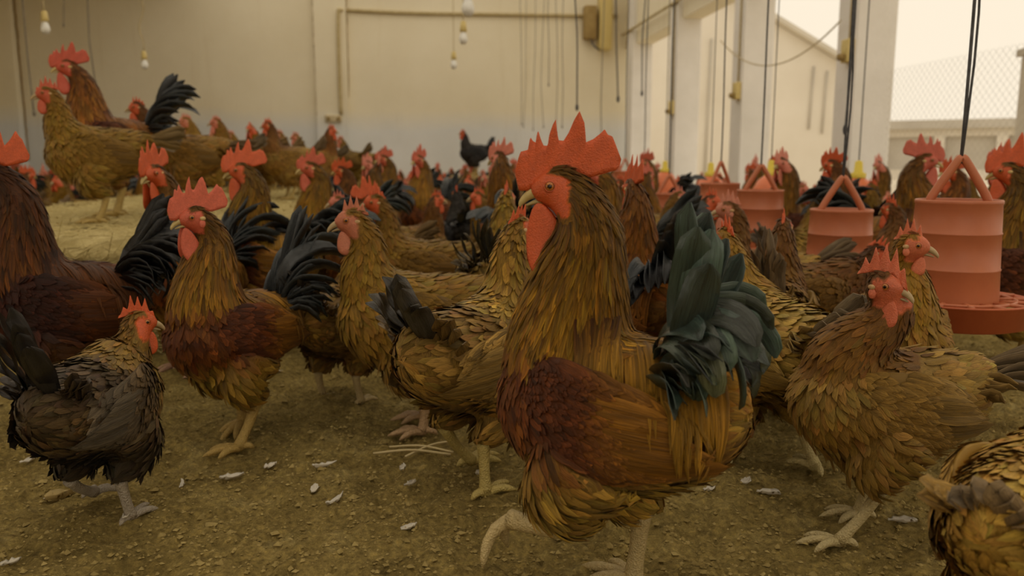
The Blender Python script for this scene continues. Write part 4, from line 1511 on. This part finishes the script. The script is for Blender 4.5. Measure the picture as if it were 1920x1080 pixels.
B('chestnut rooster with pink comb and black tail facing left behind the charcoal hen', 'rooster', 'chestnut', ground(445, 832), 445, 214, .88, 1, seed=4,
  skull=(.062, -.01, .495), head_yaw=-.25, tail=dict(elev=1.4, spread=.12, L=.225, sickle=6, lesser=14, bend=.3, droop=2.2), skin_c=(.60, .12, .06), leg_col=(.50, .34, .10), tintc=(.82, .8, .8),
  legs=[dict(hock=(-.02, .048, .098), foot=(.03, .05, 0), yaw=-.3), dict(hock=(-.04, -.048, .105), foot=(-.05, -.05, .02), tilt=.5)])
B('tall rooster facing the camera with red wattles between the two left roosters', 'rooster', 'chestnut', at(338, 2.02), 338, 222, .98, 1, seed=5,
  skull=(.085, 0, .52), head_yaw=.25, head_pitch=.1, leg_col=(.5, .3, .2), tintc=(.85, .8, .8))
B('olive hen standing alert with small comb left of the big rooster', 'hen', 'olive', ground(776, 806), 776, 184, 1.15, 1, seed=6,
  skull=(.095, 0, .368), tail=dict(elev=.85, L=.14, spread=.15, lesser=6), skin_c=(.52, .17, .09), leg_col=(.52, .34, .18), comb=1.0,
  legs=[dict(hock=(-.02, .042, .078), foot=(-.012, .044, 0)), dict(hock=(-.03, -.042, .08), foot=(-.02, -.04, 0))])
B('speckled hen seen from behind walking off with yellow legs beside the big rooster', 'hen', 'partridge', ground(900, 905), 900, 52, 1.12, 1, seed=7,
  tail=dict(elev=1.15, L=.11, spread=.3, lesser=8), leg_col=(.55, .43, .14),
  legs=[dict(hock=(-.03, .042, .085), foot=(.04, .048, 0), yaw=-.2), dict(hock=(-.045, -.042, .082), foot=(-.045, -.045, 0))])
B('small speckled hen with black tail towards the camera left of the olive hen', 'hen', 'partridge', ground(642, 758), 642, 64, .96, 1, seed=8, tintc=(.85, .8, .75),
  skull=(.09, -.01, .35), head_yaw=-.8, tail=dict(elev=1.0, L=.13, spread=.2, lesser=8), leg_col=(.55, .42, .2))
B('brown hen looking back to the right with its tail stretched out', 'hen', 'brown', ground(1628, 1000), 1628, 206, 1.0, 1, seed=9,
  skull=(.020, .030, .368), head_yaw=2.25, comb=1.35, tail=dict(elev=.34, L=.16, spread=.12, bend=.1, lesser=6), leg_col=(.56, .45, .22), skin_c=(.60, .14, .06),
  legs=[dict(hock=(.01, .042, .082), foot=(.065, .046, 0), yaw=-.1), dict(hock=(-.02, -.042, .08), foot=(-.005, -.044, 0))])
B('golden hen standing breast-on between the brown hen and the nearest feeder', 'hen', 'olive', at(1700, 1.45), 1700, 285, 1.05, 1, seed=10, skull=(.06, .0, .372), head_yaw=1.3, tail=dict(elev=.05, L=.07), tintc=(1.2, 1.15, 1.1), skin_c=(.62, .16, .07), wattle=.8)
B('pale buff hen with yellow legs half hidden by the tail of the big rooster', 'hen', 'pale', ground(1432, 880), 1432, 122, 1.12, 1, seed=11,
  tail=dict(elev=.75, L=.10, spread=.3, lesser=6), leg_col=(.55, .45, .2), skull=(.11, .02, .35),
  legs=[dict(hock=(-.01, .042, .08), foot=(.035, .046, 0)), dict(hock=(-.03, -.042, .08), foot=(-.06, -.05, .01))])
B('blurred buff hen cut off in the bottom right corner', 'hen', 'pale', at(2010, .76), 2010, 76, .92, 1, seed=12, skull=(.15, 0, .22), head_pitch=.6, tail=dict(elev=.8, L=.06, spread=.3, lesser=6), tintc=(1.25, 1.15, 1.0))
B('brown hen facing left in front of the ribbed feeder', 'hen', 'brown', at(1428, 2.05), 1428, 205, 1.12, 1, seed=13, skull=(.075, 0, .372), skin_c=(.55, .2, .12), head_yaw=-.35, comb=1.1)
B('hen with upright pointed tail towards the camera behind the pale buff hen', 'hen', 'brown', at(1465, 1.66), 1465, 84, 1.05, 1, seed=14, tail=dict(elev=1.3, L=.16, spread=.06, lesser=8, bend=.0))
B('dark-necked hen bending to eat from the second feeder', 'hen', 'brown', at(1535, 1.86), 1535, 20, 1.08, 1, seed=15, skull=(.135, 0, .30), head_pitch=.5, tintc=(.75, .68, .62))
B('large olive hen standing on the front of the straw ledge facing left', 'hen', 'olive', at(178, 2.62, 0), 178, 180, 1.12, 1, seed=16, z=LZ, skull=(.105, 0, .366), comb=1.15, skin_c=(.55, .10, .04), tail=dict(elev=.3, L=.13))
B('dark-backed rooster with curling tail on the straw ledge facing left', 'rooster', 'rooster_dark', at(212, 3.02, 0), 212, 180, 1.08, 1, seed=17, z=LZ, skull=(.115, 0, .498),
  tail=dict(elev=1.35, L=.22, sickle=6, lesser=12, droop=1.8, sL=.27, spread=.2), skin_c=(.55, .09, .045))
B('brown hen on the ledge behind the dark-backed rooster, its rump showing on the right', 'hen', 'brown', at(348, 3.4, 0), 348, 176, 1.14, 1, seed=18, z=LZ, skull=(.15, 0, .37), tail=dict(elev=.1, L=.12), tintc=(.9, .82, .7))
B('rooster with rounded red comb behind the chestnut rooster', 'rooster', 'chestnut', at(490, 2.24), 490, 150, 1.02, 1, seed=20, head_yaw=.4, tintc=(.85, .9, .9))
B('dark rooster turned away with an arched black tail left of centre', 'rooster', 'rooster_dark', at(640, 2.48), 640, 35, .98, 1, seed=21, skull=(.10, 0, .42), tail=dict(elev=.8, droop=1.7, L=.2, sL=.27))
B('olive hen facing left with brown back behind the alert olive hen', 'hen', 'olive', at(778, 2.3), 778, 186, 1.14, 1, seed=22, skull=(.10, 0, .372), tintc=(.85, .8, .75))
B('rooster with black and teal tail towards the camera right behind the big comb', 'rooster', 'rooster_dark', at(1205, 1.72), 1205, 112, .95, 1, seed=23, tail=dict(elev=1.4, L=.21, spread=.15, droop=2.4, sL=.22, sickle=6, lesser=14))
B('speckled hen seen from behind with dark spread tail just left of the big rooster', 'hen', 'partridge', at(935, 1.98), 935, 80, 1.18, 1, seed=24, tail=dict(elev=1.15, L=.13, spread=.45, lesser=8), tintc=(.9, .95, .8))
B('chestnut rooster with jagged comb facing right behind the nearest feeder', 'rooster', 'chestnut', at(1696, 2.7), 1696, 14, 1.08, 1, seed=25, tintc=(.8, .72, .7), skin_c=(.58, .13, .08))
B('rooster standing at the right edge just behind the nearest feeder', 'rooster', 'chestnut', at(1945, 2.0), 1945, 168, 1.02, 1, seed=26, tintc=(.8, .8, .8))

# ------------------------------------------------------------------ the flock: birds from eight sitters, repeated
protos = []
for i, (kind, pal, kw, nm) in enumerate([  # paler skin_c tones put some distance haze into the combs
        ('hen', 'olive', dict(skin_c=(.60, .18, .11)), 'olive hen'),
        ('hen', 'olive', dict(skull=(.075, .03, .375), head_yaw=.9, tail=dict(elev=.9)), 'olive hen with turned head'),
        ('hen', 'brown', dict(skull=(.085, -.02, .38), head_yaw=-.6, tail=dict(elev=.9)), 'brown hen'),
        ('hen', 'pale', dict(skull=(.11, 0, .36), skin_c=(.60, .2, .12)), 'buff hen'),
        ('rooster', 'chestnut', dict(skin_c=(.58, .12, .06)), 'chestnut rooster'),
        ('rooster', 'chestnut', dict(skull=(.07, .03, .51), head_yaw=.8, skin_c=(.62, .19, .12)), 'chestnut rooster with turned head'),
        ('rooster', 'rooster_dark', dict(tail=dict(elev=1.3, droop=2.4)), 'dark rooster'),
        ('hen', 'black', dict(tail=dict(elev=1.1)), 'black hen')]):
    r = make_bird('sitter', kind, pal, (0, 0, 0), 0, 1.0, 1, seed=50 + i, join_tail=True, comb=.86 if kind == 'rooster' else 1.0, **kw)
    fm = make_bird('distant_bird', kind, pal, (0, 0, 0), 0, 1.0, 0, seed=50 + i, join_tail=True, far=True, eyes=False, comb=.86 if kind == 'rooster' else 1.0, **kw)
    protos.append((r, list(r.children), fm, kind, nm))
crng = np.random.default_rng(77)


def rep(i, pos, px, theta, sc, label, group, z=0.0, far=False):
    r, ch, fm, kind, nm = protos[i]
    t = np.array([.92, .88, .86]) * math.exp(crng.normal(0, .12)) * (1 + crng.normal(0, .03, 3))
    placed.append((pos[0], pos[1], z > .1))
    if far:
        o = link(kind, fm)
        o.location = (pos[0], pos[1], z); o.rotation_euler = (0, 0, face(theta, px)); o.scale = (sc,) * 3
        o.color = (*t, 1)
    else:
        o = copy_bird(ch, kind, (pos[0], pos[1], z), face(theta, px), sc, t)
    tag(o, label, 'chicken', group)
    return o


# mid-distance birds one can point at
for i, px, d, th, sc, lab in [
        (4, 612, 3.0, 190, 1.03, 'red-combed rooster facing left at the right end of the straw ledge'),
        (2, 780, 3.3, 30, 1.02, 'brown hen facing right behind the two olive hens'),
        (6, 662, 3.9, 165, 1.0, 'dark rooster with grey-blue tail before the hens on the ledge'),
        (5, 958, 2.7, 95, 1.08, 'rooster with pink jagged comb left of the big comb'),
        (4, 1155, 2.45, 172, 1.0, 'rooster whose brown neck shows just behind the big comb'),
        (2, 1282, 2.68, 12, 1.08, 'brown hen facing right beside the half hidden feeder'),
        (0, 1222, 2.95, 25, 1.1, 'olive hen between the teal-tailed rooster and the half hidden feeder'),
        (7, 862, 3.75, 100, 1.05, 'black hen with upright tail in the middle of the crowd'),
        (3, 1505, 2.75, 60, 1.1, 'buff hen between the third and second feeders'),
        (6, 1590, 3.0, 150, 1.05, 'dark rooster with teal tail seen through the handle of the second feeder'),
        (4, 1915, 2.95, 195, 1.08, 'red-combed rooster at the right edge under the gate pillar'),
        (2, 1735, 2.32, 170, 1.05, 'brown hen with pink comb left of the nearest feeder hopper'),
        (0, 690, 2.75, 200, 1.08, 'olive hen left of the face of the second olive hen'),
        (4, 800, 4.15, 230, 1.1, 'rooster with bright comb facing the camera in the centre of the crowd'),
        (4, 738, 4.9, 200, 1.12, 'tall rooster with red comb against the back wall left of centre'),
        (1, 935, 3.15, 140, 1.08, 'olive hen with white ear in the crowd left of the jagged pink comb'),
        (7, 888, 8.8, 200, 1.2, 'black hen perched above the far crowd against the back wall'),
        (6, 1815, 3.2, 200, 1.0, 'dark rooster behind the handle of the nearest feeder')]:
    z = .42 if 'perched' in lab else 0
    p_ = at(px, d)
    if z:
        e_ = link('perch_box', Geo().add(*bevel_box(-.25, .25, -.2, .2, 0, .42, .02)).mesh('perch_box', M['stain']))
        e_.location = (p_[0], p_[1], 0)
        tag(e_, 'brown wooden box under the black hen far back', 'box')
    rep(i, p_, px, th, sc, lab, 'roosters' if protos[i][3] == 'rooster' else 'hens', z)

# hens crowding the far end of the straw ledge
for j, (i, px, d, th, lab) in enumerate([  # pale colour stands in for window light on these hens
        (3, 402, 4.1, 182, 'nearest and leftmost hen of the group at the far end of the ledge'),
        (0, 450, 4.5, 175, 'tallest hen of the group at the far end of the ledge'),
        (1, 497, 4.7, 190, 'third hen from the left in the group on the ledge'),
        (2, 538, 4.4, 200, 'brown hen in the middle of the group on the ledge'),
        (3, 468, 5.3, 160, 'pale window-lit hen hidden behind the tallest hen on the ledge'),
        (3, 560, 5.2, 170, 'pale window-lit hen behind the brown hen on the ledge'),
        (3, 588, 5.6, 185, 'hen right of the middle of the ledge group'),
        (2, 596, 5.0, 20, 'hen facing right in the ledge group'),
        (1, 640, 5.9, 180, 'hen second from the right end of the ledge group'),
        (3, 668, 6.3, 178, 'rightmost hen of the ledge group with its tail to the right'),
        (3, 520, 6.2, 150, 'farthest pale window-lit hen at the back of the ledge group'),
        (3, 430, 5.6, 210, 'pale window-lit hen at the left back of the ledge group'),
        (0, 432, 6.3, 170, 'olive hen farthest back on the left of the ledge group')]):
    rep(i, at(px, d), px, th, 1.12 if j < 2 else 1.05, lab, 'hens on the straw ledge', LZ)
# the crowd that fills the barn
obst = [(*at(px, d)[:2], .30) for px, d in ((1803, 1.6), (1583, 2.2), (1428, 2.95), (1352, 3.45), (1256, 4.05), (1208, 5.2), (1172, 5.9), (1610, 3.6), (1446, 4.1), (1333, 4.6), (1247, 5.6), (888, 8.8))]
crowd = []
cnt = 0
tries = 0
while cnt < 228 and tries < 30000:
    tries += 1
    u = crng.random()
    d = 2.9 + 8.4 * u ** 1.05
    px = crng.uniform(-120, 2040)
    p_ = at(px, d)
    if not (XL + .35 < p_[0] < XR - .3 and p_[1] < YB - .45):
        continue
    if LX0 - .28 < p_[0] < LX1 + .25 and LY0 - .3 < p_[1] < LY1 + .25:
        continue
    if px < 640 and p_[1] < 2.6 and p_[0] > -2:
        continue
    md = .32 if d < 5 else .38
    if any((p_[0] - a) ** 2 + (p_[1] - b2) ** 2 < md ** 2 for a, b2, l_ in placed if not l_):
        continue
    if any((p_[0] - a) ** 2 + (p_[1] - b2) ** 2 < r_ ** 2 for a, b2, r_ in obst):
        continue
    i = int(crng.choice(8, p=[.22, .18, .16, .13, .12, .09, .07, .03]))
    th = crng.uniform(0, 360) if crng.random() < .4 else crng.normal(185, 35)
    nm = protos[i][4]
    far = d > 4.6
    side = 'left of the straw ledge' if p_[0] < LX0 else ('before the back wall' if px < 1120 else 'along the windows')
    t_ = th % 360
    way = 'facing right' if t_ < 55 or t_ > 305 else ('facing away' if t_ < 125 else ('facing left' if t_ < 235 else 'facing the camera'))
    land = next(b2 for a, b2 in ((80, 'at the left edge'), (200, 'under the leftmost bulb'), (330, 'under the crooked-cable bulb'), (560, 'behind the ledge'), (680, 'under the pilaster'), (830, 'right of the pilaster'),
                                 (930, 'under the three bulbs'), (1060, 'under the grey strings'), (1180, 'by the far corner'), (1270, 'by the farthest window'), (1350, 'by the third pillar'), (1440, 'by the second pillar'),
                                 (1560, 'by the second window'), (1670, 'by the widest pillar'), (1800, 'by the nearest window'), (9999, 'at the right edge')) if px < a)
    lab = ('distant ' if far else '') + nm.replace(' with turned head', ' glancing aside').replace('chestnut rooster', 'rooster') + ' ' + way + ' ' + land + (' far back' if d > 8 else (' midway back' if far else ''))
    crowd.append((rep(i, p_, px, th, crng.uniform(1.0, 1.2) if protos[i][3] == 'hen' else crng.uniform(.92, 1.08), lab, 'crowd of birds on the barn floor', 0, far), d))
    cnt += 1
for r, ch, fm, kind, nm in protos:
    for c in ch:
        bpy.data.objects.remove(c, do_unlink=True)
    bpy.data.objects.remove(r, do_unlink=True)


# ------------------------------------------------------------------ tell look-alike labels apart by distance
ORD = ['nearest', 'second nearest', 'third nearest', 'fourth nearest', 'fifth nearest', 'sixth nearest', 'seventh nearest', 'eighth nearest', 'ninth nearest']


def tell_apart(items, first='nearer', last='farther'):
    by = {}
    for o, d in items:
        by.setdefault(o['label'], []).append((d, o))
    for lab, lst in by.items():
        if len(lst) < 2:
            continue
        lst.sort(key=lambda t: t[0])
        for k_, (d, o) in enumerate(lst):
            w_ = (first, last)[k_] if len(lst) == 2 else (ORD[k_] if k_ < len(lst) - 1 else 'farthest')
            o['label'] = w_ + ' ' + lab


tell_apart(crowd)
tell_apart(fallen)
